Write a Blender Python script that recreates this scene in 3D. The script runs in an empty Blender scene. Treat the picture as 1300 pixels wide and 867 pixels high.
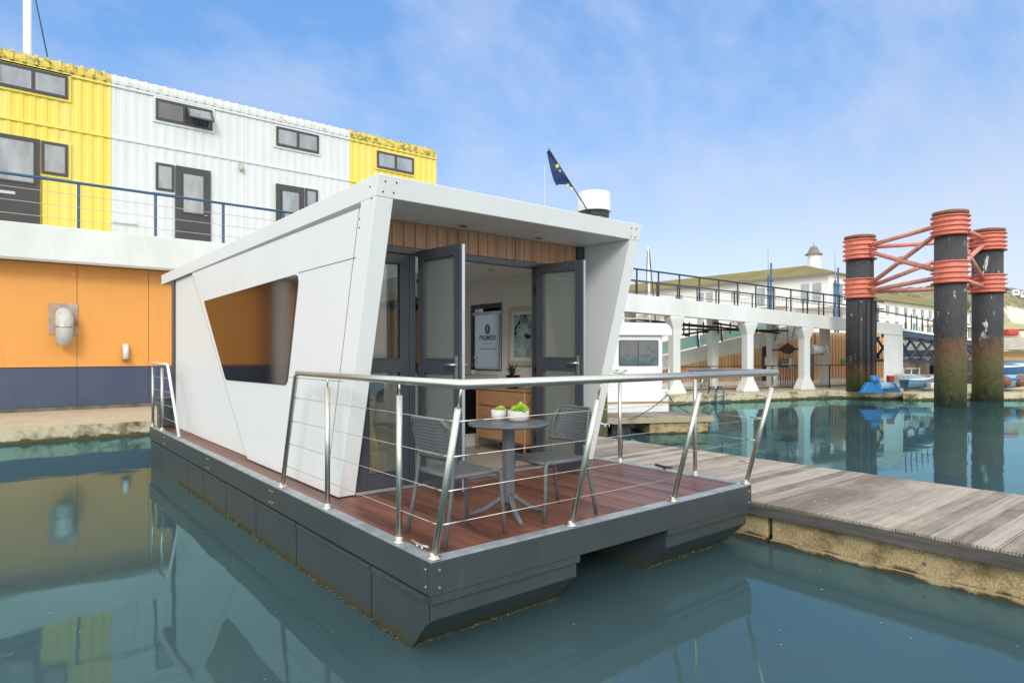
import bpy, bmesh, math, random
from mathutils import Vector, Matrix
random.seed(7)
sc = bpy.context.scene
COL = sc.collection
rad = math.radians
# ------------------------------------------------------------------ camera maths (used to survey positions off the photo)
CAM = (-2.071, -3.3405, 1.907); FX, FY = .6305, .776; RX, RY = .776, -.6305; FOC = 804.; HX, HY = 650., 448.
def G(px, d):
    a = (px-HX)/FOC
    return (CAM[0]+d*(FX+a*RX), CAM[1]+d*(FY+a*RY))
def at(px, py, d):
    x, y = G(px, d); return Vector((x, y, CAM[2]-d*(py-HY)/FOC))
def onz(px, py, z):
    return at(px, py, FOC*(CAM[2]-z)/(py-HY))
def onx(px, x):
    a = (px-HX)/FOC; d = (x-CAM[0])/(FX+a*RX); return CAM[1]+d*(FY+a*RY)
def camdir(dl, dd):      # lateral / depth -> world direction
    v = Vector((dl*RX+dd*FX, dl*RY+dd*FY, 0)); return v.normalized()

# ------------------------------------------------------------------ materials
MATS = {}
def nt(name):
    m = bpy.data.materials.new(name); m.use_nodes = True
    n = m.node_tree; b = n.nodes['Principled BSDF']; return m, n, b
def N(n, t, **kw):
    x = n.nodes.new(t)
    for k, v in kw.items():
        if k in ('operation','blend_type','noise_dimensions','wave_type','bands_direction','data_type','feature','interpolation_type','clamp'): setattr(x, k, v)
        else: x.inputs[k].default_value = v
    return x
def L(n, a, b): n.links.new(a, b)
def coords(n, scale=(1,1,1), kind='Object'):
    t = n.nodes.new('ShaderNodeTexCoord'); mp = n.nodes.new('ShaderNodeMapping')
    mp.inputs['Scale'].default_value = scale
    if kind == 'World':
        g = n.nodes.new('ShaderNodeNewGeometry'); L(n, g.outputs['Position'], mp.inputs['Vector'])
    else: L(n, t.outputs[kind], mp.inputs['Vector'])
    return mp.outputs['Vector']
def ramp(n, fac, stops):
    r = n.nodes.new('ShaderNodeValToRGB'); cr = r.color_ramp
    while len(cr.elements) < len(stops): cr.elements.new(.5)
    for e, (p, c) in zip(cr.elements, stops):
        e.position = p; e.color = (c[0], c[1], c[2], 1) if len(c) == 3 else c
    L(n, fac, r.inputs['Fac']); return r.outputs['Color']
def noise(n, vec, scale, detail=4, rough=.55):
    x = N(n, 'ShaderNodeTexNoise', Scale=scale, Detail=detail, Roughness=rough); L(n, vec, x.inputs['Vector']); return x.outputs['Fac']
def mix(n, fac, a, b, mode='MIX'):
    x = n.nodes.new('ShaderNodeMix'); x.data_type = 'RGBA'; x.blend_type = mode
    if isinstance(fac, float): x.inputs[0].default_value = fac
    else: L(n, fac, x.inputs[0])
    for s, v in ((6, a), (7, b)):
        if isinstance(v, tuple): x.inputs[s].default_value = (v[0], v[1], v[2], 1)
        else: L(n, v, x.inputs[s])
    return x.outputs[2]
def math_(n, op, a, b=0., c=None):
    x = n.nodes.new('ShaderNodeMath'); x.operation = op
    for i, v in enumerate((a, b, c)):
        if v is None: continue
        if isinstance(v, (int, float)): x.inputs[i].default_value = v
        else: L(n, v, x.inputs[i])
    return x.outputs[0]
def bump(n, b, h, strength, dist=.01):
    x = N(n, 'ShaderNodeBump', Strength=strength, Distance=dist); L(n, h, x.inputs['Height']); L(n, x.outputs[0], b.inputs['Normal'])
def grime(name, col, rough=.5, metal=0., dirt=None, amt=.35, scale=2.5, stretch=(1,1,1), bumpy=0., spec=None, fine=30, coat=0.):
    m, n, b = nt(name)
    v = coords(n, stretch, 'World')
    f1 = noise(n, v, scale, 6, .6); f2 = noise(n, coords(n, (1,1,1), 'World'), fine, 3, .6)
    dirt = dirt or tuple(c*.6 for c in col)
    c1 = ramp(n, f1, [(.38, col), (.72, tuple(col[i]*(1-amt)+dirt[i]*amt for i in range(3)))])
    c2 = mix(n, .10, c1, ramp(n, f2, [(.3, tuple(c*.7 for c in col)), (.7, tuple(min(1, c*1.15) for c in col))]))
    L(n, c2, b.inputs['Base Color'])
    b.inputs['Metallic'].default_value = metal
    r = math_(n, 'MULTIPLY_ADD', f1, .25, rough-.12); L(n, r, b.inputs['Roughness'])
    if coat: b.inputs['Coat Weight'].default_value = coat
    if bumpy: bump(n, b, f2, bumpy, .004)
    MATS[name] = m; return m

white = grime('white_composite', (.78,.78,.765), .38, dirt=(.62,.62,.58), amt=.22, scale=1.3, stretch=(1,1,.25))
whitec = grime('white_painted_concrete', (.76,.76,.73), .6, dirt=(.42,.43,.36), amt=.45, scale=.9, stretch=(1,1,.35), bumpy=.2)
whiteclad = grime('white_cladding', (.70,.705,.69), .5, dirt=(.56,.57,.52), amt=.3, scale=.8, stretch=(2.2,2.2,.25))
yellow = grime('yellow_cladding', (.82,.63,.09), .45, dirt=(.80,.68,.26), amt=.6, scale=.8, stretch=(2.2,2.2,.25))
orange = grime('orange_panel', (.78,.335,.065), .5, dirt=(.68,.30,.08), amt=.5, scale=.7, stretch=(1,1,.5), fine=14)
navy = grime('navy_plinth', (.050,.070,.125), .5, dirt=(.075,.09,.13), amt=.6, scale=1.2)
hullgrey = grime('hull_grey', (.042,.051,.055), .33, dirt=(.054,.062,.062), amt=.6, scale=1.6, bumpy=.05)
kerbgrey = grime('kerb_grey', (.33,.36,.38), .35, dirt=(.10,.12,.13), amt=.8, scale=5)
upvc = grime('grey_upvc', (.05,.055,.066), .30, dirt=(.06,.066,.075), amt=.5)
dark = grime('dark_grey_metal', (.035,.036,.04), .45)
black = grime('black_gloss', (.012,.012,.013), .25)
bluesteel = grime('blue_rail_paint', (.035,.095,.20), .4, dirt=(.1,.15,.25), amt=.4)
resin = grime('charcoal_resin', (.115,.12,.125), .40, amt=.2)
steel = grime('stainless', (.68,.65,.57), .36, metal=1., dirt=(.5,.48,.40), amt=.3, scale=6)
alu = grime('brushed_aluminium', (.6,.61,.62), .35, metal=.9)
beige = grime('beige_wall', (.80,.76,.69), .7, amt=.1)
offwhite = grime('off_white', (.74,.74,.72), .6, amt=.1)
oak = None
coralp = grime('faded_coral_paint', (.76,.32,.24), .55, dirt=(.30,.14,.09), amt=.7, scale=4, bumpy=.3)
coral = grime('coral_red_paint', (.80,.25,.16), .5, dirt=(.45,.13,.08), amt=.55, scale=5, bumpy=.3)
rust = grime('rust', (.20,.09,.05), .85, dirt=(.34,.22,.16), amt=.8, scale=8, bumpy=.6)
gelcoat = grime('white_gelcoat', (.82,.82,.81), .2, amt=.08, dirt=(.7,.7,.66))
bluepaint = grime('blue_float', (.02,.16,.42), .4, dirt=(.04,.22,.45), amt=.5)
palebluep = grime('pale_blue', (.27,.47,.62), .4)
redp = grime('red_plastic', (.55,.05,.04), .4)
tealb = grime('teal_blue', (.07,.25,.34), .5)
olive = grime('lichen_roof', (.235,.20,.055), .9, dirt=(.15,.13,.05), amt=.8, scale=.35, bumpy=.5, fine=6)
canvas = grime('olive_canvas', (.42,.38,.18), .8)
mustard = grime('mustard_canvas', (.6,.38,.08), .8)
brick = grime('pale_brick', (.42,.26,.15), .85, fine=8)
farwhite = grime('far_white_render', (.78,.78,.76), .8, dirt=(.6,.6,.58), amt=.3, scale=.1)
copper = grime('weathered_lead', (.22,.19,.18), .7)
rope = grime('dark_rope', (.07,.075,.08), .9)
soil = grime('soil', (.05,.035,.02), .95)
potw = grime('white_pot', (.60,.60,.58), .6, fine=200, bumpy=.4)
succ = grime('succulent_green', (.30,.52,.05), .5, dirt=(.60,.58,.05), amt=.8, scale=22)
plantg = grime('dark_leaf', (.035,.075,.03), .45, dirt=(.08,.12,.04), amt=.7, scale=18)
floorw = grime('taupe_floor', (.42,.36,.29), .45, stretch=(1,6,1))
bwood = grime('brown_trim', (.42,.25,.12), .6)

def wood(name, cols, axis='x', pitch=.14, rough=.6, grain=60, bumpy=.4, var=.5, dirtcol=None, dirtf=.0, groove=0.):
    m, n, b = nt(name)
    g = n.nodes.new('ShaderNodeNewGeometry'); sep = n.nodes.new('ShaderNodeSeparateXYZ'); L(n, g.outputs['Position'], sep.inputs[0])
    ax = {'x':0,'y':1,'z':2}
    across = {'x':'y','y':'x','z':'x'}[axis]            # planks run along axis
    a = sep.outputs[ax[across]]
    cell = math_(n, 'FLOOR', math_(n, 'DIVIDE', a, pitch))
    wn = n.nodes.new('ShaderNodeTexWhiteNoise'); wn.noise_dimensions = '1D'; L(n, cell, wn.inputs['W'])
    s = [1.6,1.6,1.6] ; sc_ = [grain]*3; sc_[ax[axis]] = 1.8
    v = coords(n, tuple(sc_), 'World')
    off = n.nodes.new('ShaderNodeVectorMath'); off.operation = 'ADD'; L(n, v, off.inputs[0])
    cmb = n.nodes.new('ShaderNodeCombineXYZ'); L(n, math_(n,'MULTIPLY', wn.outputs['Value'], 37.), cmb.inputs[0]); L(n, math_(n,'MULTIPLY', wn.outputs['Value'], 91.), cmb.inputs[1]); L(n, cmb.outputs[0], off.inputs[1])
    gr = noise(n, off.outputs[0], 1., 5, .65)
    fac = math_(n, 'ADD', math_(n, 'MULTIPLY', gr, 1-var*.5), math_(n, 'MULTIPLY', math_(n,'SUBTRACT', wn.outputs['Value'], .5), var))
    c = ramp(n, fac, [(.2, cols[0]), (.45, cols[1]), (.75, cols[2])])
    if dirtcol:
        d = noise(n, coords(n, (1,1,1), 'World'), 1.1, 6, .65)
        c = mix(n, math_(n, 'MULTIPLY', ramp(n, d, [(.45,(0,0,0)),(.7,(1,1,1))]), dirtf), c, dirtcol)
    L(n, c, b.inputs['Base Color'])
    b.inputs['Roughness'].default_value = rough
    h = gr
    if groove:
        w = math_(n, 'SINE', math_(n, 'MULTIPLY', a, 2*math.pi/groove))
        h = math_(n, 'ADD', gr, math_(n, 'MULTIPLY', w, .8))
    bump(n, b, h, bumpy, .004)
    MATS[name] = m; return m
deckm = wood('red_brown_decking', [(.075,.030,.020),(.175,.068,.042),(.27,.115,.07)], 'y', .148, .42, 40, .25, .3)
jettym = wood('weathered_jetty_planks', [(.165,.135,.108),(.335,.285,.235),(.51,.45,.38)], 'x', .146, .8, 26, .6, .42, (.50,.44,.33), .55, groove=.0243)
jbeam = wood('dark_jetty_beam', [(.04,.035,.03),(.09,.08,.07),(.17,.15,.13)], 'y', 5., .85, 30, .8, .2)
oakc = wood('oak_furniture', [(.30,.15,.06),(.42,.22,.10),(.50,.28,.14)], 'y', 3., .5, 25, .15, .1)
cedar = wood('cedar_cladding', [(.32,.15,.08),(.46,.22,.12),(.55,.29,.17)], 'z', .125, .6, 50, .2, .25)
planky = wood('pale_board', [(.62,.43,.2),(.72,.52,.27),(.78,.58,.32)], 'z', 3., .6, 20, .1, .1)
ocl = wood('orange_timber_cladding', [(.66,.36,.17),(.80,.48,.25),(.86,.56,.33)], 'z', .2, .7, 12, .3, .35)

def glass(name, tint=(.75,.82,.82), refl=.12, rough=.01, film=0., gcol=(1,1,1)):
    m = bpy.data.materials.new(name); m.use_nodes = True; n = m.node_tree; n.nodes.clear()
    o = n.nodes.new('ShaderNodeOutputMaterial'); t = n.nodes.new('ShaderNodeBsdfTransparent'); t.inputs[0].default_value = (*tint, 1)
    g = n.nodes.new('ShaderNodeBsdfGlossy'); g.inputs['Roughness'].default_value = rough; g.inputs[0].default_value = (*gcol,1)
    fr = n.nodes.new('ShaderNodeFresnel'); fr.inputs[0].default_value = 1.5
    f = math_(n, 'ADD', fr.outputs[0], refl)
    mx = n.nodes.new('ShaderNodeMixShader'); L(n, f, mx.inputs[0]); L(n, t.outputs[0], mx.inputs[1]); L(n, g.outputs[0], mx.inputs[2])
    df = n.nodes.new('ShaderNodeBsdfDiffuse'); df.inputs[0].default_value = (.6,.62,.58,1); m3 = n.nodes.new('ShaderNodeMixShader'); m3.inputs[0].default_value = film
    L(n, mx.outputs[0], m3.inputs[1]); L(n, df.outputs[0], m3.inputs[2]); L(n, m3.outputs[0], o.inputs[0])
    MATS[name] = m; return m
doorglass = glass('door_glass', (.76,.78,.72), .05, .04, .17)
sideglass = glass('sidelight_glass', (.85,.88,.86), .02, .03, .02)
tealglass = glass('teal_glass', (.45,.85,.80), .10, .05)
def mirrorglass(name, base, amt, rough=.02, tint=(1,1,1)):
    m, n, b = nt(name)
    b.inputs['Base Color'].default_value = (*base, 1); b.inputs['Roughness'].default_value = rough
    g = n.nodes.new('ShaderNodeBsdfGlossy'); g.inputs['Roughness'].default_value = rough; g.inputs[0].default_value = (*tint, 1)
    bp = N(n, 'ShaderNodeBump', Strength=.5, Distance=.02); L(n, noise(n, coords(n,(1,1,1),'World'), 1.6, 2, .5), bp.inputs['Height']); L(n, bp.outputs[0], g.inputs['Normal'])
    cr_ = noise(n, coords(n,(1.5,1.5,.5),'World'), 1.7, 4, .6); L(n, ramp(n, cr_, [(.35,tuple(c*.45 for c in base)),(.65,tuple(min(1,c*2.) for c in base))]), b.inputs['Base Color'])
    mx = n.nodes.new('ShaderNodeMixShader'); mx.inputs[0].default_value = amt
    L(n, b.outputs[0], mx.inputs[1]); L(n, g.outputs[0], mx.inputs[2]); L(n, mx.outputs[0], n.nodes['Material Output'].inputs[0])
    MATS[name] = m; return m
tinted = glass('tinted_window_glass', (.34,.30,.27), .16, .07, 0., (.56,.53,.52))
pane = mirrorglass('window_pane', (.10,.12,.13), .18, .02)
panedk = mirrorglass('dark_window_pane', (.035,.035,.035), .08, .03)
farpane = mirrorglass('far_window_pane', (.10,.12,.14), .2, .1)
m, n, b = nt('lamp_lens'); b.inputs['Base Color'].default_value = (.5,.45,.35,1); b.inputs['Roughness'].default_value = .2; MATS['lamp_lens'] = m; lens = m

def waterline(name, mat, zt, col, strength=1.):
    n = mat.node_tree; b = n.nodes['Principled BSDF']; src = b.inputs['Base Color'].links[0].from_socket
    g = n.nodes.new('ShaderNodeNewGeometry'); sp = n.nodes.new('ShaderNodeSeparateXYZ'); L(n, g.outputs['Position'], sp.inputs[0])
    v = coords(n, (1,1,.3), 'World'); f = noise(n, v, 7, 7, .7)
    zz = math_(n,'ADD', sp.outputs[2], math_(n,'MULTIPLY', math_(n,'SUBTRACT', .5, f), zt*1.8))
    fac = math_(n,'MULTIPLY', ramp(n, math_(n,'DIVIDE', zz, zt), [(.3,(1,1,1)),(1.,(0,0,0))]), strength)
    L(n, mix(n, fac, src, col), b.inputs['Base Color'])
waterline('hull', hullgrey, .10, (.055,.050,.022), .8)
# scuffs and dried salt runs on the hull
n = hullgrey.node_tree; b = n.nodes['Principled BSDF']; src = b.inputs['Base Color'].links[0].from_socket
f_ = noise(n, coords(n, (9,9,.8), 'World'), 1.6, 6, .7)
L(n, mix(n, math_(n,'MULTIPLY', ramp(n, f_, [(.58,(0,0,0)),(.8,(1,1,1))]), .18), src, (.20,.21,.20)), b.inputs['Base Color'])
# rain streaks: white panels, orange panels, container walls, slab
for mt, cc, st, sc_ in ((white,(.50,.49,.44),.22,7.),(orange,(.42,.20,.08),.28,5.),(whiteclad,(.36,.35,.28),.35,6.),(yellow,(.50,.42,.14),.35,6.),(whitec,(.40,.40,.34),.40,4.),(navy,(.12,.13,.15),.5,5.)):
    n = mt.node_tree; b = n.nodes['Principled BSDF']; src = b.inputs['Base Color'].links[0].from_socket
    f_ = noise(n, coords(n, (sc_,sc_,.35), 'World'), 1.3, 6, .72); f3_ = noise(n, coords(n, (1,1,1), 'World'), .9, 3, .6)
    k_ = math_(n,'MULTIPLY', ramp(n, f_, [(.52,(0,0,0)),(.78,(1,1,1))]), ramp(n, f3_, [(.4,(.1,.1,.1)),(.65,(1,1,1))]))
    L(n, mix(n, math_(n,'MULTIPLY', k_, st), src, cc), b.inputs['Base Color'])
# mossy corrugated roof edge
def mossy(name, col, moss, thr, amt=1.):
    m, n, b = nt(name); v = coords(n, (1,1,1), 'World')
    f = noise(n, v, 5., 8, .75)
    c = mix(n, ramp(n, f, [(thr,(0,0,0)),(thr+.07,(1,1,1))]), col, moss)
    L(n, c, b.inputs['Base Color']); b.inputs['Roughness'].default_value = .8; bump(n, b, f, .5, .02); MATS[name] = m; return m
yroof = mossy('lichened_yellow_edge', (.62,.48,.10), (.22,.19,.05), .49)
wroof = mossy('lichened_white_edge', (.60,.60,.56), (.26,.26,.18), .565)

# concrete with waterline algae and stains (depends on world height: tidal staining)
def concrete(name, top, face, stain, algae, z1=.14, fs=2.2, thr=.52):
    m, n, b = nt(name); g = n.nodes.new('ShaderNodeNewGeometry')
    sp = n.nodes.new('ShaderNodeSeparateXYZ'); L(n, g.outputs['Position'], sp.inputs[0])
    sn = n.nodes.new('ShaderNodeSeparateXYZ'); L(n, g.outputs['Normal'], sn.inputs[0])
    v = coords(n, (1,1,1), 'World')
    f = noise(n, v, fs, 8, .68); f3 = noise(n, v, 70, 4, .7)
    side = mix(n, ramp(n, f, [(thr-.08,(0,0,0)),(thr+.08,(1,1,1))]), face, stain)
    zz = math_(n, 'ADD', sp.outputs[2], math_(n, 'MULTIPLY', math_(n,'SUBTRACT', noise(n, v, 5, 4), .5), .18))
    side = mix(n, ramp(n, math_(n,'DIVIDE', zz, z1), [(.55,(1,1,1)),(1.,(0,0,0))]), side, algae)
    tp = mix(n, ramp(n, f, [(.4,(0,0,0)),(.8,(1,1,1))]), top, tuple(c*.72 for c in top))
    c = mix(n, ramp(n, sn.outputs[2], [(.4,(0,0,0)),(.6,(1,1,1))]), side, tp)
    c = mix(n, .6, c, mix(n, ramp(n, f3, [(.38,(0,0,0)),(.62,(1,1,1))]), (.22,.19,.13), (.72,.69,.60)), 'OVERLAY')
    L(n, c, b.inputs['Base Color']); b.inputs['Roughness'].default_value = .9
    bump(n, b, math_(n,'ADD', f, f3), .7, .02); MATS[name] = m; return m
quaym = concrete('stained_quay_concrete', (.58,.50,.38), (.62,.58,.44), (.14,.12,.06), (.10,.085,.03), .10, 1.8, .56)
floatm = concrete('speckled_float_concrete', (.45,.40,.30), (.50,.39,.22), (.22,.16,.08), (.07,.055,.02), .05, 3.5, .55)

# pile: dark tar paint, rust and algae towards the water, flaked white patches
def pilem(name, zr, white_amt):
    m, n, b = nt(name); g = n.nodes.new('ShaderNodeNewGeometry')
    sp = n.nodes.new('ShaderNodeSeparateXYZ'); L(n, g.outputs['Position'], sp.inputs[0])
    v = coords(n, (1,1,.35), 'World'); f = noise(n, v, 2.9, 8, .75); f2 = noise(n, coords(n,(1,1,.6),'World'), 5, 8, .75)
    zz = math_(n, 'ADD', sp.outputs[2], math_(n,'MULTIPLY', math_(n,'SUBTRACT', f2, .5), 2.4))
    low = ramp(n, math_(n,'DIVIDE', zz, zr), [(0.,(.030,.034,.02)),(.22,(.10,.10,.035)),(.62,(.15,.12,.05)),(.85,(.16,.07,.045)),(1.,(.045,.045,.048))])
    patch = math_(n,'MULTIPLY', ramp(n, f, [(white_amt,(0,0,0)),(white_amt+.015,(1,1,1))]), ramp(n, math_(n,'DIVIDE', sp.outputs[2], zr*1.7), [(.5,(0,0,0)),(.62,(1,1,1))]))
    c = mix(n, patch, low, (.60,.62,.56))
    c = mix(n, .55, c, mix(n, ramp(n, noise(n, coords(n,(1,1,.5),'World'), 14, 6, .7), [(.35,(0,0,0)),(.65,(1,1,1))]), (.22,.22,.2), (.75,.75,.7)), 'OVERLAY')
    L(n, c, b.inputs['Base Color']); b.inputs['Roughness'].default_value = .7; bump(n, b, f2, .6, .03); MATS[name] = m; return m
pilemat = pilem('tarred_pile', 2.6, .625)
pileh = pilem('tarred_pile_channels', 1.6, .62)

def watermat():
    m = bpy.data.materials.new('harbour_water'); m.use_nodes = True; n = m.node_tree; n.nodes.clear()
    v = coords(n, (1,1,1), 'World')
    f = noise(n, v, .9, 2, .4); f2 = noise(n, v, 6.5, 4, .55); f3 = noise(n, v, .16, 3, .5)
    amp = ramp(n, f3, [(.40,(.15,.15,.15)),(.60,(1,1,1))])
    h = math_(n,'ADD', f, math_(n,'MULTIPLY', math_(n,'MULTIPLY', f2, .13), amp))
    bp = N(n, 'ShaderNodeBump', Strength=.30, Distance=.02); L(n, h, bp.inputs['Height'])
    murk = noise(n, v, .35, 3, .5)
    d = n.nodes.new('ShaderNodeBsdfDiffuse'); L(n, ramp(n, murk, [(.3,(.038,.072,.082)),(.7,(.054,.095,.103))]), d.inputs[0])
    g = n.nodes.new('ShaderNodeBsdfGlossy'); g.inputs['Roughness'].default_value = .03; g.inputs[0].default_value = (.46,.80,.86,1); L(n, bp.outputs[0], g.inputs['Normal'])
    fr = n.nodes.new('ShaderNodeFresnel'); fr.inputs[0].default_value = 1.38; L(n, bp.outputs[0], fr.inputs['Normal'])
    mx = n.nodes.new('ShaderNodeMixShader'); L(n, fr.outputs[0], mx.inputs[0]); L(n, d.outputs[0], mx.inputs[1]); L(n, g.outputs[0], mx.inputs[2])
    o = n.nodes.new('ShaderNodeOutputMaterial'); L(n, mx.outputs[0], o.inputs[0]); return m
water_m = watermat()
def hillmat():
    m, n, b = nt('chalk_and_scrub'); v = coords(n, (1,1,1), 'World'); g = n.nodes.new('ShaderNodeNewGeometry')
    sp = n.nodes.new('ShaderNodeSeparateXYZ'); L(n, g.outputs['Position'], sp.inputs[0])
    f = noise(n, v, .12, 7, .7); f2 = noise(n, v, .5, 6, .7)
    zz = math_(n,'ADD', sp.outputs[2], math_(n,'MULTIPLY', f, 9.))
    chalk = mix(n, f2, (.74,.68,.57), (.60,.53,.42)); scrub = mix(n, ramp(n, f2, [(.4,(0,0,0)),(.6,(1,1,1))]), (.13,.15,.07), (.30,.26,.15))
    c = mix(n, ramp(n, math_(n,'DIVIDE', zz, 40.), [(.57,(0,0,0)),(.60,(1,1,1))]), chalk, scrub)
    L(n, c, b.inputs['Base Color']); b.inputs['Roughness'].default_value = .95; return m
hill_m = hillmat()

# ------------------------------------------------------------------ mesh builder
class MB:
    def __init__(s, frame=None): s.v = []; s.f = []; s.sm = []; s.fr = frame
    def P(s, p):
        if s.fr:
            o, u, w = s.fr; p = Vector(o)+Vector(u)*p[0]+Vector(w)*p[1]+Vector((0,0,p[2]))
        return Vector(p)
    def add(s, vs, fs, smooth=False):
        k = len(s.v); s.v += [s.P(p) for p in vs]; s.f += [tuple(i+k for i in f) for f in fs]
        s.sm += [smooth]*len(fs) if isinstance(smooth, bool) else smooth
        return s
    def box(s, x0, x1, y0, y1, z0, z1):
        vs = [(x,y,z) for z in (z0,z1) for y in (y0,y1) for x in (x0,x1)]
        return s.add(vs, [(0,2,3,1),(4,5,7,6),(0,1,5,4),(2,6,7,3),(0,4,6,2),(1,3,7,5)])
    def prism(s, pts, axis, a, b):      # pts 2D polygon; axis of extrusion x: (y,z), y: (x,z), z: (x,y)
        def mk(p, t): return {'x':(t,p[0],p[1]),'y':(p[0],t,p[1]),'z':(p[0],p[1],t)}[axis]
        n_ = len(pts); vs = [mk(p,a) for p in pts]+[mk(p,b) for p in pts]
        return s.add(vs, [tuple(range(n_)), tuple(range(2*n_-1,n_-1,-1))]+[(i,(i+1)%n_,n_+(i+1)%n_,n_+i) for i in range(n_)])
    def tube(s, pts, r, seg=10, r2=None, cap=True):
        pts = [Vector(p) for p in pts]; rings = []; k = len(pts); prev = None
        vs = []; fs = []; sm = []
        for i, p in enumerate(pts):
            t = ((pts[min(i+1,k-1)]-pts[max(i-1,0)])).normalized()
            if prev is None:
                a = Vector((0,0,1)) if abs(t.z) < .9 else Vector((1,0,0)); u = t.cross(a).normalized()
            else:
                u = (prev - t*prev.dot(t)).normalized()
            prev = u; w = t.cross(u)
            rr = r if r2 is None else r+(r2-r)*i/(k-1)
            # widen mitre
            if 0 < i < k-1:
                c = (pts[i]-pts[i-1]).normalized().dot((pts[i+1]-pts[i]).normalized()); rr = rr/max(.6, math.sqrt((1+c)/2))
            vs += [p+(u*math.cos(2*math.pi*j/seg)+w*math.sin(2*math.pi*j/seg))*rr for j in range(seg)]
        for i in range(k-1):
            for j in range(seg):
                fs.append((i*seg+j, i*seg+(j+1)%seg, (i+1)*seg+(j+1)%seg, (i+1)*seg+j)); sm.append(True)
        if cap:
            fs.append(tuple(range(seg-1,-1,-1))); fs.append(tuple(range((k-1)*seg, k*seg))); sm += [False]*2
        return s.add(vs, fs, sm)
    def lathe(s, prof, c=(0,0,0), seg=24, smooth=True):   # prof [(r,z)...]
        vs = []; fs = []
        for r, z in prof:
            vs += [(c[0]+r*math.cos(2*math.pi*j/seg), c[1]+r*math.sin(2*math.pi*j/seg), c[2]+z) for j in range(seg)]
        sm = []
        for i in range(len(prof)-1):
            for j in range(seg): fs.append((i*seg+j, i*seg+(j+1)%seg, (i+1)*seg+(j+1)%seg, (i+1)*seg+j)); sm.append(smooth)
        fs.append(tuple(range(seg-1,-1,-1))); fs.append(tuple(range((len(prof)-1)*seg, len(prof)*seg))); sm += [False]*2
        return s.add(vs, fs, sm)
    def build(s, name, mat, parent=None, bev=0., label=None, cat=None, group=None, kind=None):
        off = Vector((0,0,0)); p = parent
        while p is not None: off += p.location; p = p.parent
        me = bpy.data.meshes.new(name); me.from_pydata([tuple(v-off) for v in s.v], [], s.f)
        for i, f in enumerate(s.sm): me.polygons[i].use_smooth = f
        bm = bmesh.new(); bm.from_mesh(me); bmesh.ops.recalc_face_normals(bm, faces=bm.faces); bm.to_mesh(me); bm.free()
        me.materials.append(mat); o = bpy.data.objects.new(name, me); COL.objects.link(o)
        if parent is not None: o.parent = parent
        if bev:
            md = o.modifiers.new('bevel', 'BEVEL'); md.width = bev; md.segments = 2; md.limit_method = 'ANGLE'; md.angle_limit = rad(40)
        tag(o, label, cat, group, kind); return o
def tag(o, label=None, cat=None, group=None, kind=None):
    if label: o['label'] = label
    if cat: o['category'] = cat
    if group: o['group'] = group
    if kind: o['kind'] = kind
def thing(name, loc, label, cat, group=None):
    o = bpy.data.objects.new(name, None); o.location = Vector(loc); o.empty_display_size = .1; COL.objects.link(o); tag(o, label, cat, group); return o
def copy_tree(o, parent=None):
    c = o.copy(); COL.objects.link(c)
    if parent is not None: c.parent = parent
    for ch in list(o.children): copy_tree(ch, c)
    return c
def textobj(name, body, size, origin, u, up, mat, parent, ext=.001, align='CENTER', bold=0.):
    cu = bpy.data.curves.new(name, 'FONT'); cu.body = body; cu.size = size; cu.align_x = align; cu.extrude = ext; cu.offset = bold
    tmp = bpy.data.objects.new('tmp', cu); COL.objects.link(tmp); bpy.context.view_layer.update()
    me = bpy.data.meshes.new_from_object(tmp.evaluated_get(bpy.context.evaluated_depsgraph_get()))
    bpy.data.objects.remove(tmp)
    u = Vector(u).normalized(); up = Vector(up).normalized(); nn = u.cross(up)
    M = Matrix((u, up, nn)).transposed().to_4x4(); M.translation = Vector(origin)
    me.transform(M)
    off = Vector((0,0,0)); p = parent
    while p is not None: off += p.location; p = p.parent
    me.transform(Matrix.Translation(-off)); me.materials.clear(); me.materials.append(mat)
    o = bpy.data.objects.new(name, me); COL.objects.link(o); o.parent = parent; return o

# ================================================================== SETTING
w = MB(); w.add([(-900,-900,0),(1500,-900,0),(1500,1500,0),(-900,1500,0)], [(0,1,2,3)]).build('water', water_m, kind='structure')
q = [(-90.,13.5),(9.,13.5)] + [G(800,22.7), G(849,23.4), G(1060,26.9), G(1122,26.0), G(1146,26.4), G(1147,28.2), G(1420,27.2), G(2000,30)]
q += [(700.,-60.),(1400.,400.),(1400.,1400.),(-800.,1400.),(-90.,400.)]
MB().prism(q, 'z', -1.5, .32).build('quay', quaym, kind='structure')
# low ledge along left quay
# far quay strip to the right (floating walkway)
a, b_, c_, d_ = G(1146.5,25.6), G(1500,25.6), G(1500,26.9), G(1146.5,26.9)
MB().prism([a,b_,c_,d_], 'z', -.5, .27).build('floating_walkway', quaym, label='low concrete floating walkway behind the dolphin piles at right', cat='pontoon', bev=.02)
# cliff
def cliff():
    vs = []; fs = []; nu, nv = 130, 26
    for i in range(nu):
        px = 1040+ (1560-1040)*i/(nu-1)
        top = 25.5 + 4*math.sin(px*.017)+1.0*math.sin(px*.09) - max(0, (1140-px))*.12
        for j in range(nv):
            t = j/(nv-1)
            d = 235 + 60*t**1.6 + 5*math.sin(px*.06+j*.4) + 2.5*math.sin(px*.21+j)
            z = top*min(1., t*1.9)**.75 if t < .55 else top*(1+ (t-.55)*.35)
            x, y = G(px, d); vs.append((x, y, z-.5+random.uniform(-.3,.3)))
    for i in range(nu-1):
        for j in range(nv-1): fs.append((i*nv+j, (i+1)*nv+j, (i+1)*nv+j+1, i*nv+j+1))
    o = MB().add(vs, fs, True).build('cliff', hill_m, kind='structure')
cliff()

# ================================================================== HOUSEBOAT
HL = Vector((0,0,0))
hb = thing('houseboat', (1.83,4.65,0), 'white angular houseboat with slanted frame and open glass doors on a dark grey floating deck', 'houseboat')
W_, LEN = 3.67, 9.3
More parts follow.
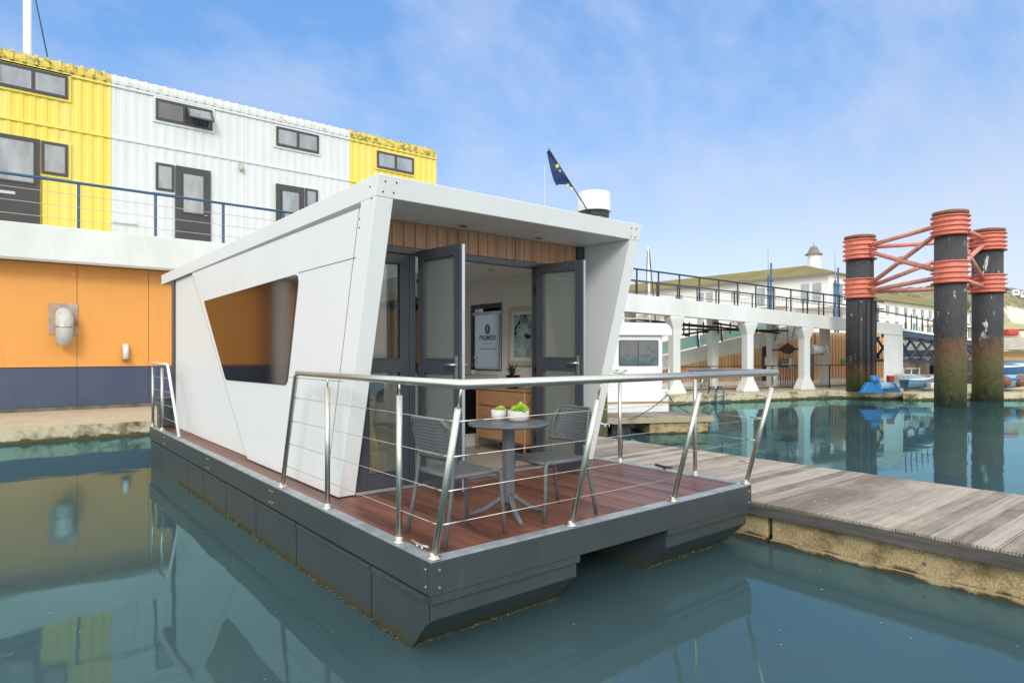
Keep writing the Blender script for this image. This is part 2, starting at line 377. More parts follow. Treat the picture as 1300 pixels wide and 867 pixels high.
# deck boards
dk = MB(); x = .10
while x < W_-.10:
    x1 = min(x+.142, W_-.09); dk.box(x, x1, .10, LEN-.1, .585, .618); x += .148
dk.build('deck_boards', deckm, hb, bev=.003)
MB().box(.06, W_-.06, .06, LEN-.06, .42, .583).build('deck_frame', dark, hb)
fs = MB(); fs.box(0, W_, 0, .04, .402, .612); fs.build('front_fascia', hullgrey, hb, bev=.004)
MB().box(0, .04, .042, LEN, .402, .612).build('side_fascia', hullgrey, hb, bev=.004)
MB().box(W_-.04, W_, .042, LEN, .402, .612).build('side_fascia', hullgrey, hb, bev=.004)
MB().box(.042, W_-.042, LEN-.04, LEN, .402, .612).build('rear_fascia', hullgrey, hb)
k = MB(); k.prism([(-.003,-.003),(W_+.003,-.003),(W_+.003,LEN),(W_-.09,LEN),(W_-.09,.09),(.09,.09),(.09,LEN),(-.003,LEN)], 'z', .613, .626); k.build('kerb_trim', kerbgrey, hb, bev=.002)
prof = [(.04,.40),(.04,.235),(.30,-.02),(.62,-.35),(LEN-.05,-.35),(LEN-.05,.40)]
for x0, x1 in ((.03,1.30),(2.38,3.64)):
    f = MB().prism(prof, 'x', x0, x1).build('float', hullgrey, hb, bev=.006)
    MB().box(x0-.012, x1+.012, .012, .06, .345, .396).build('rubbing_strip', hullgrey, f, bev=.004)
# side hull panels, seams surveyed off the photo
ys = [.05]+[onx(p, 0) for p in (470,375,324,286,257,238,204)]+[LEN-.06]
ys = sorted(ys)
for i in range(len(ys)-1):
    MB().prism([(ys[i]+.012,.385),(ys[i]+.012,(.215 if i == 0 else -.05)),(ys[i]+.25 if i==0 else ys[i]+.013,-.051),(ys[i+1]-.012,-.05),(ys[i+1]-.012,.385)], 'x', .008, .0295).build('hull_panel', hullgrey, hb, bev=.004)
    MB().prism([(ys[i]+.02,.383),(ys[i]+.02,.35),(ys[i+1]-.02,.35),(ys[i+1]-.02,.383)], 'x', -.004, .0075).build('hull_panel_lip', hullgrey, hb, bev=.003)
# weed at the waterline: ragged fringe of tiny blades along floats
wm = grime('waterline_weed', (.13,.10,.03), .8, dirt=(.05,.06,.02), amt=.9, scale=20)
fr = MB()
def blade(x, y, z, s):
    a = random.uniform(0, 6.28); fr.add([(x-s*math.cos(a),y-s*math.sin(a),z),(x+s*math.cos(a),y+s*math.sin(a),z),(x+random.uniform(-s,s),y+random.uniform(-s,s),z+random.uniform(.2,1.)*s)], [(0,1,2)])
for i in range(1700):
    y = random.uniform(.26, 7.); blade(.006-abs(random.gauss(0,.012)), y, random.uniform(-.008,.006), random.uniform(.006,.016))
for i in range(900):
    s_ = random.choice((0,1)); x = random.uniform(.03,1.3) if s_ == 0 else random.uniform(2.38,3.64); blade(x, .275-abs(random.gauss(0,.015)), random.uniform(-.008,.006), random.uniform(.006,.016))
fr.build('waterline_weed', wm, hb, kind='stuff')
# corner bolts
for (x, y) in ((.06,-.001),(W_-.05,-.001)):
    for z in (.45,.56): MB().tube([(x,y+.002,z),(x,y-.006,z)], .009, 8).build('bolt', steel, hb)
for y in (.06,5.3,5.37,2.9,2.97,8.0,8.07):
    for z in (.45,.56): MB().tube([(.001,y,z),(-.006,y,z)], .009, 8).build('bolt', steel, hb)
# walls
def holed(outer, inner, x0, x1, name, mat, par, bev=0.):
    n_ = len(outer); vs = []
    for x_ in (x0, x1): vs += [(x_,a,b) for a, b in outer]+[(x_,a,b) for a, b in inner]
    fs_ = []
    for i in range(n_):
        j = (i+1) % n_
        fs_ += [(i,j,n_+j,n_+i),(2*n_+i,3*n_+i,3*n_+j,2*n_+j),(i,2*n_+i,2*n_+j,j),(n_+i,n_+j,3*n_+j,3*n_+i)]
    return MB().add(vs, fs_).build(name, mat, par, bev)
def holed_y(outer, inner, y0, y1, name, mat, par, bev=0.):
    n_ = len(outer); vs = []
    for y_ in (y0, y1): vs += [(a,y_,b) for a, b in outer]+[(a,y_,b) for a, b in inner]
    fs_ = []
    for i in range(n_):
        j = (i+1) % n_
        fs_ += [(i,j,n_+j,n_+i),(2*n_+i,3*n_+i,3*n_+j,2*n_+j),(i,2*n_+i,2*n_+j,j),(n_+i,n_+j,3*n_+j,3*n_+i)]
    return MB().add(vs, fs_).build(name, mat, par, bev)
XL, XR = .27, 3.51
lean = (1.98-1.22)/(3.33-.62)
def fy(z): return 1.98-(z-.62)*lean
# rear (recessed) part, then proud front part with the slanted seam
MB().prism([(7.5,3.158),(4.5,.628),(8.82,.628),(8.82,3.158)], 'x', XL+.05, XL+.16).build('side_wall_rear', white, hb, bev=.004)
wh = [(3.27,1.60),(2.95,2.67),(6.60,2.63),(5.53,1.58)]
holed([(fy(.628),.628),(fy(3.158),3.158),(7.42,3.158),(4.60,.628)], wh, XL, XL+.16, 'side_wall', white, hb, .006)
rw = [(3.52,1.68),(3.52,2.58),(4.20,2.58),(4.20,1.68)]
MB().prism([(7.43,3.15),(4.62,.635),(4.70,.635),(7.51,3.15)], 'x', XL+.022, XL+.06).build('slanted_trim', white, hb, bev=.003)
MB().prism([(7.505,3.15),(4.695,.635),(4.71,.635),(7.52,3.15)], 'x', XL+.021, XL+.055).build('trim_shadow_line', grime('pale_seam',(.45,.45,.44),.7), hb)
MB().prism([(7.405,3.15),(4.59,.635),(4.60,.635),(7.415,3.15)], 'x', XL-.0015, XL+.01).build('trim_shadow_line', MATS['pale_seam'], hb)
holed([(fy(.628),.628),(fy(3.158),3.158),(4.8,3.158),(4.8,.628)], rw, XR-.16, XR, 'side_wall', white, hb)
rw2 = [(5.1,1.0),(5.1,2.85),(8.4,2.85),(8.4,1.0)]  # invented window opening, out of view, letting more light into the cabin
rsw = holed([(4.8,.628),(4.8,3.158),(8.82,3.158),(8.82,.628)], rw2, XR-.16, XR, 'side_wall', white, hb)
MB().box(XR-.09, XR-.082, 5.1, 8.4, 1.0, 2.85).build('glass', glass('added_side_glazing',(.9,.92,.92),.02), rsw)
rwl = holed_y([(XL+.02,.63),(XL+.02,3.155),(XR-.02,3.155),(XR-.02,.63)], [(.6,.8),(.6,2.85),(3.2,2.85),(3.2,.8)], 8.823, 9.0, 'rear_wall', upvc, hb)
MB().box(.6,3.2,8.90,8.91,.8,2.85).build('glass', glass('added_rear_glass',(.85,.88,.88),.05), rwl)  # rear glazing is added, unseen, to bring light in from the back
ro = [(XL,fy(3.33)),(XR,fy(3.33)),(XR,9.77),(XL,9.77)]; rbm = [(XL,fy(3.16)),(XR,fy(3.16)),(XR,9.77),(XL,9.77)]; rh = [(.55,2.5),(2.2,2.5),(2.2,7.9),(.55,7.9)]  # rh: roof opening added to light the cabin
vs = [(a,b,3.16) for a,b in rbm]+[(a,b,3.16) for a,b in rh]+[(a,b,3.33) for a,b in ro]+[(a,b,3.33) for a,b in rh]; fs_ = []
for i in range(4):
    j = (i+1) % 4; fs_ += [(i,j,4+j,4+i),(8+i,12+i,12+j,8+j),(i,8+i,8+j,j),(4+i,4+j,12+j,12+i)]
MB().add(vs, fs_).build('roof', white, hb, .006)
rl_ = MB(); 
for (a,b,c,d) in ((.50,2.25,2.45,2.5),(.50,2.25,7.9,7.95),(.50,.55,2.5,7.9),(2.2,2.25,2.5,7.9)): rl_.box(a,b,c,d,3.332,3.40)
rlo = rl_.build('added_rooflight', upvc, hb)  # invented rooflight, unseen from below, brightens the interior
MB().box(.56,2.19,2.51,7.89,3.36,3.37).build('glass', glass('added_rooflight_glass',(.9,.92,.92),.02), rlo)
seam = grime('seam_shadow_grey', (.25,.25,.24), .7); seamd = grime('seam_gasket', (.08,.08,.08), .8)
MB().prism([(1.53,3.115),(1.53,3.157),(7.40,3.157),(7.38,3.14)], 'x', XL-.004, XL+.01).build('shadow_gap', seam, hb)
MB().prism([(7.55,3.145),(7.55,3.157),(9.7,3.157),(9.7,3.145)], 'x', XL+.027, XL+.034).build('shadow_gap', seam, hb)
MB().prism([(fy(.66)+.27,.66),(fy(3.12)+.27,3.12),(fy(3.12)+.276,3.12),(fy(.66)+.276,.66)], 'x', XL-.002, XL+.01).build('panel_seam', seamd, hb)
MB().prism([(1.62,2.705),(2.93,2.705),(2.93,2.711),(1.62,2.711)], 'x', XL-.002, XL+.01).build('panel_seam', seamd, hb)
MB().prism([(1.87,1.655),(3.19,1.655),(3.19,1.66),(1.87,1.66)], 'x', XL-.002, XL+.01).build('panel_seam', seam, hb)
# side window with rounded corners
def rounded(pts, r, seg=6):
    out = []; n_ = len(pts)
    for i in range(n_):
        p0, p1, p2 = Vector(pts[i-1]), Vector(pts[i]), Vector(pts[(i+1)%n_])
        a = p1+(p0-p1).normalized()*r[i]; b = p1+(p2-p1).normalized()*r[i]
        for k_ in range(seg+1):
            t = k_/seg; out.append(tuple(a*(1-t)**2+p1*2*t*(1-t)+b*t*t))
    return out
wp = [(6.66,2.66),(2.90,2.70),(3.24,1.57),(5.52,1.55)]
wr = rounded(wp, [.03,.14,.10,.06]); ctr = Vector((4.5,2.12)); wi = [tuple(ctr+(Vector(p)-ctr)*.965) for p in wr]
win = holed(wr, wi, XL-.006, XL+.02, 'side_window', seamd, hb)
c0 = Vector((4.6,2.1)); wp2 = [tuple(c0+(Vector(p)-c0)*.991) for p in wp]
MB().prism(rounded(wp2, [.03,.13,.09,.05]), 'x', XL-.010, XL-.0062).build('window_pane', tinted, win)

# screws in the frame corners
for (x, z) in ((XL+.07,3.28),(XL+.17,3.285),(XL+.06,3.20),(XL+.155,3.205),(XR-.09,3.28),(XR-.17,3.28),(XR-.08,3.19),(XR-.15,3.19)):
    y = fy(z); MB().tube([(x,y+.01,z),(x,y-.004,z)], .0075, 8).build('screw', dark, hb)
for (y, z) in ((1.36,3.25),(1.33,3.15),(1.55,3.02),(1.56,2.95)):
    MB().tube([(XL+.01,y,z),(XL-.004,y,z)], .0075, 8).build('screw', dark, hb)
# soffit downlights
for (px, py) in ((589,286.5),(685,302)):
    p = onz(px, py, 3.158) ; p.z = 3.158
    dl = MB().lathe([(.048,0),(.05,.0),(.05,-.008),(.034,-.010)], (p.x,p.y,p.z), 20).build('downlight', alu, hb)
    MB().lathe([(.032,-.0105),(.032,-.012)], (p.x,p.y,p.z), 16).build('lens', dark, dl)
# timber strip over the doors: boards
tb = MB(); x = XL+.163
while x < XR-.30:
    tb.box(x, min(x+.118, XR-.285), 1.985, 2.01, 2.917, 3.157); x += .125
tb.build('timber_cladding', cedar, hb, bev=.003)
MB().box(XR-.28, XR-.163, 1.96, 2.02, 2.8, 3.157).build('corner_post', upvc, hb)
# door frame
XI0, XI1 = XL+.162, XR-.162
y0, y1 = 1.99, 2.07
for (a, b_) in ((XI0,XI0+.05),(1.0,1.06),(2.61,2.67),(XI1-.05,XI1)):
    MB().box(a, b_, y0, y1, .655, 2.848).build('frame_post', upvc, hb, bev=.004)
MB().box(XI0, XI1, y0-.01, y1, 2.85, 2.915).build('frame_header', upvc, hb, bev=.004)
MB().box(XI0, XI1, y0-.05, y1+.02, .622, .652).build('door_sill', alu, hb, bev=.004)
def casement(parent, frame, w, z0, z1, g, st=.085, mid=(1.735,1.845), th=.055):
    m_ = MB(frame)
    m_.box(0, st, 0, th, z0, z1); m_.box(w-st, w, 0, th, z0, z1)
    m_.box(st, w-st, 0, th, z1-st, z1); m_.box(st, w-st, 0, th, z0, z0+st+.03); m_.box(st, w-st, 0, th, mid[0], mid[1])
    # glazing beads
    for (a, b_) in ((z0+st+.03, mid[0]), (mid[1], z1-st)):
        for yy in (-.004, th-.010):
            m_.box(st, st+.014, yy, yy+.014, a, b_); m_.box(w-st-.014, w-st, yy, yy+.014, a, b_)
            m_.box(st+.014, w-st-.014, yy, yy+.014, a, a+.014); m_.box(st+.014, w-st-.014, yy, yy+.014, b_-.014, b_)
    o = m_.build('sash', upvc, parent, bev=.003)
    return o
def leafglass(parent, frame, w, z0, z1, g, st=.085, mid=(1.735,1.845), th=.055):
    MB(frame).box(st-.01, w-st+.01, th*.5-.004, th*.5+.004, z0+st+.02, mid[0]+.01).build('glass', g, parent)
    MB(frame).box(st-.01, w-st+.01, th*.5-.004, th*.5+.004, mid[1]-.01, z1-st+.01).build('glass', g, parent)
for (a, b_) in ((XI0+.052,.998),(2.672,XI1-.052)):
    F_ = ((a, 2.0, 0), (1,0,0), (0,1,0)); o = casement(hb, F_, b_-a, .657, 2.846, sideglass); o.name = 'sidelight'; leafglass(o, F_, b_-a, .657, 2.846, sideglass)
def leaf(hx, hy, ex, ey, side):
    u = Vector((ex-hx, ey-hy, 0)); w = u.length; u.normalize(); v = Vector((-u.y, u.x, 0))*side
    F_ = ((hx, hy, 0), u, v)
    o = casement(hb, F_, w, .662, 2.885, doorglass); o.name = 'door_leaf'; leafglass(o, F_, w, .662, 2.885, doorglass)
    for s in (-1, 1):
        yy = -.012 if s < 0 else .067; ho = -.05 if s < 0 else .105
        h = MB(F_); h.box(w-.062, w-.030, min(yy, yy-.006*-s), max(yy, yy-.006*-s)+.004, 1.63, 1.88)
        h.tube([(w-.046, yy, 1.80),(w-.046, ho, 1.80),(w-.17, ho, 1.80)], .0095, 8); h.build('handle', alu, o)
    MB(F_).box(w+.001, w+.006, .012, .043, .67, 2.88).build('edge_strip', alu, o)
    for z in (2.6,1.72,.95):
        MB(F_).tube([(-.015,.0275,z-.06),(-.015,.0275,z+.06)], .014, 10).box(-.04,.03,.015,.04,z-.02,z+.02).build('hinge', black, o)
leaf(1.07, 1.965, 1.135, 1.33, 1)
leaf(2.63, 1.965, 2.74, 1.35, -1)
# interior shell
MB().box(XI0, XI1, 2.09, 8.82, .60, .650).build('cabin_floor', floorw, hb)
ci = [(XI0+.001,2.072),(XI1-.001,2.072),(XI1-.001,8.82),(XI0+.001,8.82)]; vs = [(a,b,2.95) for a,b in ci]+[(a,b,2.95) for a,b in rh]+[(a,b,3.155) for a,b in ci]+[(a,b,3.155) for a,b in rh]
MB().add(vs, fs_).build('ceiling', grime('ceiling_white',(.88,.88,.86),.7,amt=.05), hb)
# inner right wall has a window opening (y 3.52..4.18, z 1.66..2.60)
wy0, wy1, wz0, wz1 = 3.50, 4.22, 1.66, 2.60
for (a, b_, c_, d_) in ((2.072,wy0,.65,2.95),(wy1,5.1,.65,2.95),(8.4,8.82,.65,2.95),(5.1,8.4,.65,1.0),(5.1,8.4,2.85,2.95),(wy0,wy1,.65,wz0),(wy0,wy1,wz1,2.95)):
    MB().box(XI1-.04, XI1-.001, a, b_, c_, d_).build('inner_wall', beige, hb)
holed([(2.072,.65),(2.072,2.95),(8.82,2.95),(8.82,.65)], wh, XI0+.001, XI0+.04, 'inner_wall', beige, hb)

wf = MB(); 
for (a, b_, c_, d_) in ((wy0,wy0+.04,wz0,wz1),(wy1-.04,wy1,wz0,wz1),(wy0+.04,wy1-.04,wz0,wz0+.03),(wy0+.04,wy1-.04,wz1-.06,wz1)): wf.box(XI1-.055, XI1-.003, a, b_, c_, d_)
wfo = wf.build('inner_window', upvc, hb, bev=.003)
MB().box(XR-.05, XR-.044, 3.53, 4.19, 1.69, 2.57).build('window_pane', glass('clear_glass',(.95,.96,.96),.0), wfo)
for y in (3.0,4.6):
    MB().lathe([(.045,0),(.045,-.006),(.03,-.007)], (2.75,y,2.949), 18).build('ceiling_downlight', alu, hb)
# low skirting
MB().box(XI1-.055, XI1-.041, 2.1, 8.0, .65, .75).build('skirting_board', offwhite, hb)
# ---- roller blind poster
rb = thing('roller_blind', (XI1-.07,3.84,2.4), 'white blind printed with PREMIER and a round blue emblem, hanging over the cabin window', 'blind')
m, n, b = nt('blind_fabric'); tr_ = n.nodes.new('ShaderNodeBsdfTranslucent'); tr_.inputs[0].default_value = (.95,.96,.97,1); b.inputs['Base Color'].default_value = (.8,.8,.8,1); mx_ = n.nodes.new('ShaderNodeMixShader'); mx_.inputs[0].default_value = .8
L(n, b.outputs[0], mx_.inputs[1]); L(n, tr_.outputs[0], mx_.inputs[2]); L(n, mx_.outputs[0], n.nodes['Material Output'].inputs[0])
MB().box(XI1-.064, XI1-.062, wy0-.01, wy1-.12, 1.67, 2.45).build('blind_sheet', m, rb)
MB().tube([(XI1-.075,wy0-.01,2.465),(XI1-.075,wy1-.09,2.465)], .022, 12).build('roller', offwhite, rb)
ink = grime('dark_ink', (.04,.05,.08), .6); inkb = grime('blue_ink', (.03,.20,.42), .5); inkl = grime('pale_blue_ink', (.30,.55,.75), .5); inkg = grime('grey_ink', (.35,.36,.38), .6)
U = (0,-1,0); UP = (0,0,1); cy = (wy0-.01+wy1-.12)/2; px_ = XI1-.066
textobj('lettering', 'PREMIER', .105, (px_,cy,2.085), U, UP, ink, rb, .0005, bold=.001)
random.seed(3)
def scribble(z, h, w):
    m_ = MB(); y = cy-w/2
    while y < cy+w/2:
        g_ = random.uniform(.006,.016); m_.box(px_-.0005, px_+.0005, y, y+g_, z, z+h*random.uniform(.5,1)); y += g_+.005
    m_.build('small_print', inkg, rb)
scribble(2.035, .016, .22)
scribble(1.955, .022, .36)
def disc(name, c, r, mat, par, x, r2=0, sx=1.):
    vs = []; fs_ = []; n_ = 28
    for j in range(n_):
        a = 2*math.pi*j/n_; vs.append((x, c[0]+r*sx*math.cos(a), c[1]+r*math.sin(a)))
    if r2:
        for j in range(n_):
            a = 2*math.pi*j/n_; vs.append((x, c[0]+r2*sx*math.cos(a), c[1]+r2*math.sin(a)))
        fs_ = [(j,(j+1)%n_,n_+(j+1)%n_,n_+j) for j in range(n_)]
    else: fs_ = [tuple(range(n_))]
    return MB().add(vs, fs_).build(name, mat, par)
disc('emblem', (cy,2.24), .072, ink, rb, px_-.0005, .055, .85); disc('emblem', (cy,2.24), .053, inkb, rb, px_-.0005, 0, .85); disc('emblem', (cy,2.245), .03, inkl, rb, px_-.001, 0, .6)
MB().box(px_-.0016,px_-.0012,cy-.006,cy+.006,2.20,2.28).build('emblem', offwhite, rb)
# ---- picture: generic abstract in teal
def artmat():
    m, n, b = nt('abstract_teal_print'); v = coords(n, (1,1,1), 'World'); f = noise(n, v, 5, 6, .65); f2 = noise(n, v, 9, 3, .5)
    c = ramp(n, f, [(.35,(.10,.26,.27)),(.5,(.28,.45,.42)),(.6,(.52,.58,.56)),(.72,(.30,.38,.45))])
    c = mix(n, ramp(n, f2, [(.60,(0,0,0)),(.62,(1,1,1))]), c, (.01,.02,.03)); L(n, c, b.inputs['Base Color']); return m
pc = thing('framed_picture', (XI1-.05,3.0,2.1), 'abstract teal print with dark blots in a pale frame on the cabin wall', 'picture')
x_ = XI1-.042
pf = MB()
for (a, b_, c_, d_) in ((2.62,2.68,1.74,2.52),(3.27,3.33,1.74,2.52),(2.68,3.27,1.74,1.80),(2.68,3.27,2.46,2.52)): pf.box(x_-.03, x_, a, b_, c_, d_)
pf.build('frame', grime('pale_frame',(.62,.54,.46),.6), pc, bev=.003)
MB().box(x_-.012, x_-.001, 2.681, 3.269, 1.801, 2.459).build('mount', offwhite, pc)
MB().box(x_-.014, x_-.0122, 2.73, 3.22, 1.85, 2.41).build('print', artmat(), pc)
# ---- sideboard
sb = thing('sideboard', (3.0,2.95,.65), 'oak chest of three drawers on short legs against the cabin wall', 'sideboard')
sx0, sx1, sy0, sy1 = 2.80, 3.24, 2.42, 3.42
MB().box(sx0+.02, sx1, sy0+.03, sy1-.03, .80, 1.435).build('carcass', oakc, sb, bev=.003)
MB().box(sx0, sx1+.01, sy0, sy1, 1.437, 1.46).build('top', oakc, sb, bev=.004)
for z in (.82,1.03,1.24): MB().box(sx0+.002, sx0+.018, sy0+.05, sy1-.05, z, z+.185).build('drawer_front', oakc, sb, bev=.003)
for (a, b_) in ((sx0+.02,sy0+.02),(sx0+.02,sy1-.02),(sx1-.02,sy0+.02),(sx1-.02,sy1-.02)):
    MB().tube([(a,b_,.652),(a,b_,.80),(a,b_,1.43)], .012, 8, .018).build('leg', oakc, sb)
# plant on the sideboard
pp = thing('potted_plant', (2.98,2.86,1.462), 'spiky dark green plant in a black pot standing on the oak sideboard', 'plant')
MB().lathe([(.075,.0),(.09,.16),(.095,.165),(.085,.165),(.08,.15)], (2.98,2.86,1.462), 20).build('pot', black, pp)
lf = MB()
for i in range(34):
    a = random.uniform(0,6.28); el = random.uniform(.25,1.35); ln = random.uniform(.13,.24); w_ = .016
    base = Vector((2.98,2.86,1.62)); d = Vector((math.cos(a)*math.cos(el), math.sin(a)*math.cos(el), math.sin(el))); sdir = Vector((-math.sin(a),math.cos(a),0))
    p1 = base+d*ln*.5; p2 = base+d*ln+Vector((0,0,-ln*.15))
    lf.add([base-sdir*w_*.4, base+sdir*w_*.4, p1+sdir*w_, p2, p1-sdir*w_], [(0,1,2,4),(4,2,3)])
lf.build('leaves', plantg, pp)
# ---- kitchen unit further in
ku = thing('kitchen_unit', (3.05,4.5,.65), 'white kitchen unit with a black oven side behind the oak chest', 'kitchen unit')
MB().box(2.72, 3.30, 3.6, 5.8, .80, 1.555).build('cabinet', offwhite, ku, bev=.003)
MB().box(2.78, 3.29, 3.62, 5.78, .652, .797).build('plinth', offwhite, ku)
MB().box(2.70, 3.305, 3.57, 5.82, 1.558, 1.60).build('worktop', grime('taupe_worktop',(.42,.39,.35),.4), ku, bev=.003)
MB().box(2.73, 3.28, 3.585, 3.598, .83, 1.54).build('oven_panel', black, ku)
MB().box(2.70, 2.718, 3.62, 4.25, .83, 1.54).build('oven_door', black, ku)
MB().tube([(3.1,4.1,1.6),(3.1,4.1,1.85),(3.02,4.1,1.90),(2.93,4.1,1.87)], .011, 8).build('tap', steel, ku)
gl = thing('orchid', (2.98,3.72,1.602), 'small white orchid in a pot beside the kitchen tap', 'plant')
MB().lathe([(.03,0),(.038,.07)], (2.98,3.72,1.602), 14).build('pot', potw, gl)
MB().tube([(2.98,3.72,1.67),(2.98,3.70,1.78),(2.99,3.64,1.84)], .003, 6).build('stem', plantg, gl)
fl = MB()
for i in range(9):
    c = Vector((2.985,3.66+random.uniform(-.05,.05),1.80+random.uniform(-.06,.05))); fl.add([c+Vector((0,-.018,0)),c+Vector((0,0,-.016)),c+Vector((0,.018,0)),c+Vector((0,0,.018))],[(0,1,2,3)])
fl.build('petals', grime('cream_petals',(.7,.7,.45),.6), gl)
# ---- leaning timber board behind sidelight, and tan cupboard seen at the right
bd = MB(); bd.add([(.56,2.12,1.50),(.60,2.12,1.50),(.86,2.18,.655),(.72,2.18,.655),(.56,2.14,1.50),(.60,2.14,1.50),(.86,2.20,.655),(.72,2.20,.655)], [(0,1,2,3),(7,6,5,4),(0,4,5,1),(1,5,6,2),(2,6,7,3),(3,7,4,0)])
bd.build('timber_board', planky, label='pale timber board leaning inside the left glass panel', cat='board')
tc = MB().box(2.95,3.15,2.2,2.36,.655,1.42).build('cupboard', planky, None, bev=.004, label='pale wood cupboard standing behind the right glass panel', cat='cupboard')
# ---- railing
def railing_unit():
    r = bpy.data.objects.new('railing', None); COL.objects.link(r); r.parent = hb; return r
rl = railing_unit()
ZR, ZB = 1.722, .626; TY = -.27
def top_y(base_y, z): return base_y + (z-ZB)/(ZR-ZB)*(TY-.03)   # forward lean of the front posts
XP0, XP1 = .045, 3.63
yl = 2.75
MB().tube([(XP0,2.75,.63),(XP0,2.37+.02,ZR-.02),(XP0,2.35,ZR)], .021, 12).build('post', steel, rl)
MB().tube([(XP0,2.37,ZR),(XP0,TY,ZR),(XP1,TY,ZR),(XP1,.68,ZR)], .0215, 14).build('handrail', steel, rl)
def flange(x, y): MB().lathe([(.048,0),(.048,.008),(.03,.012),(.028,.04),(.024,.042)], (x,y,.626), 20).build('post_base', steel, rl)
def stub(x, y, z0, x2, y2): MB().tube([(x,y,z0),(x2,y2,ZR)], .007, 8).build('post_stub', steel, rl)
for y in (1.68,.475):
    MB().tube([(XP0,y,.64),(XP0,y,1.62)], .0215, 12).build('post', steel, rl); flange(XP0,y); stub(XP0,y,1.62,XP0,y)
for x in (XP0,1.24,2.47,XP1):
    z1 = 1.58; ye = .03+(z1-ZB)/(ZR-ZB)*(TY-.03)
    MB().tube([(x,.03,.64),(x,ye,z1)], .0215, 12).build('post', steel, rl); flange(x,.035); stub(x,ye,z1,x,TY)
MB().tube([(XP1,.62,.64),(XP1,.62,ZR-.01)], .0215, 12).build('post', steel, rl); flange(XP1,.62); flange(XP0,2.75)
MB().tube([(XP1,1.66,.64),(XP1,1.66,1.60)], .0215, 12).build('post', steel, rl); flange(XP1,1.66)
sd = MB(); sd.tube([(XP1,1.66,1.60),(XP1,1.66,1.66)], .008, 8); sd.box(XP1-.01,XP1+.01,1.58,1.76,1.66,1.672); sd.tube([(XP1-.05,1.60,1.69),(XP1+.05,1.60,1.70)], .010, 8); sd.tube([(XP1-.05,1.73,1.69),(XP1+.05,1.73,1.70)], .010, 8); sd.build('rail_saddle', steel, rl)
hs = (.20,.40,.60,.80)
for h in hs:
    z = ZB+h*1.09; yf = .03+(z-ZB)/(ZR-ZB)*(TY-.03); yr = 2.75-(z-ZB)/(ZR-ZB)*.38
    MB().tube([(XP0,yr,z),(XP0,yf,z)], .0022, 6).build('cable', steel, rl)
    MB().tube([(XP0,yf,z),(XP1,yf,z)], .0022, 6).build('cable', steel, rl)
    MB().tube([(XP1,yf,z),(XP1,.62,z)], .0022, 6).build('cable', steel, rl)
    MB().tube([(XP1,1.66,z),(XP1,2.2,z)], .0022, 6).build('cable', steel, rl)
    MB().tube([(XP0,yr-.02,z),(XP0,yr-.14,z)], .0055, 8).build('cable_fitting', steel, rl)
    MB().tube([(XP0+.02,yf,z),(XP0+.20,yf,z)], .0055, 8).build('cable_fitting', steel, rl)
    MB().tube([(XP0,yf+.02,z),(XP0,yf+.12,z)], .0055, 8).build('cable_fitting', steel, rl)
    MB().tube([(XP1,yf+.02,z),(XP1,yf+.14,z)], .0055, 8).build('cable_fitting', steel, rl)
# rear railing
MB().tube([(XP0,7.18,.64),(XP0,8.0,1.70),(XP0,8.06,ZR),(XP0,9.25,ZR)], .0215, 12).build('rear_rail', white, rl)
for y in (8.46,9.25):
    MB().tube([(XP0,y,.63),(XP0,y,1.66)], .0215, 12).build('post', steel, rl); flange(XP0,y)
for h in hs:
    z = ZB+h*1.09; MB().tube([(XP0,7.18+(z-.64)*.77,z),(XP0,9.25,z)], .0035, 6).build('cable', steel, rl)
# cleats on the deck edge
for (px, py, dd) in ((508,689,0),):
    c = Vector((.07,.28,.628))
    ct = MB(); ct.tube([(.07,.22,.628),(.07,.22,.655)], .008, 8); ct.tube([(.07,.28,.628),(.07,.28,.655)], .008, 8); ct.tube([(.07,.15,.665),(.07,.22,.657),(.07,.28,.657),(.07,.35,.665)], .008, 8); ct.build('cleat', steel, hb)
    ct = MB(); ct.tube([(W_-.06,1.0,.628),(W_-.06,1.0,.655)], .012, 8); ct.tube([(W_-.06,.9,.665),(W_-.06,1.0,.657),(W_-.06,1.12,.665)], .014, 8); ct.build('cleat', dark, hb)
# grey locker at the rear
lk = thing('deck_locker', (.3,9.12,.62), 'grey metal locker at the rear corner of the houseboat deck', 'locker')
MB().box(.11,.50,9.02,9.27,.628,1.10).build('body', upvc, lk, bev=.006); MB().box(.10,.51,9.01,9.28,1.102,1.125).build('lid', upvc, lk, bev=.004)

# ================================================================== TABLE AND CHAIRS
tb = thing('bistro_table', (1.03,.52,.62), 'round charcoal bistro table on a pedestal base with splayed feet, between the two chairs', 'table')
tx, ty, z0 = 1.03, .52, .62
MB().lathe([(.0,.718),(.29,.718),(.312,.722),(.318,.735),(.314,.745),(.30,.746),(.0,.745)], (tx,ty,z0), 48).build('tabletop', resin, tb)
MB().prism(rounded([(tx-.04,ty-.04),(tx+.04,ty-.04),(tx+.04,ty+.04),(tx-.04,ty+.04)],[.02]*4,4), 'z', z0+.13, z0+.717).build('column', resin, tb)
for a in (142,250,-12,60):
    d = Vector((math.cos(rad(a)), math.sin(rad(a)), 0)); c = Vector((tx,ty,z0))
    MB().tube([c+d*.02+Vector((0,0,.19)), c+d*.09+Vector((0,0,.13)), c+d*.19+Vector((0,0,.065)), c+d*.30+Vector((0,0,.022))], .024, 10, .018).build('leg', resin, tb)
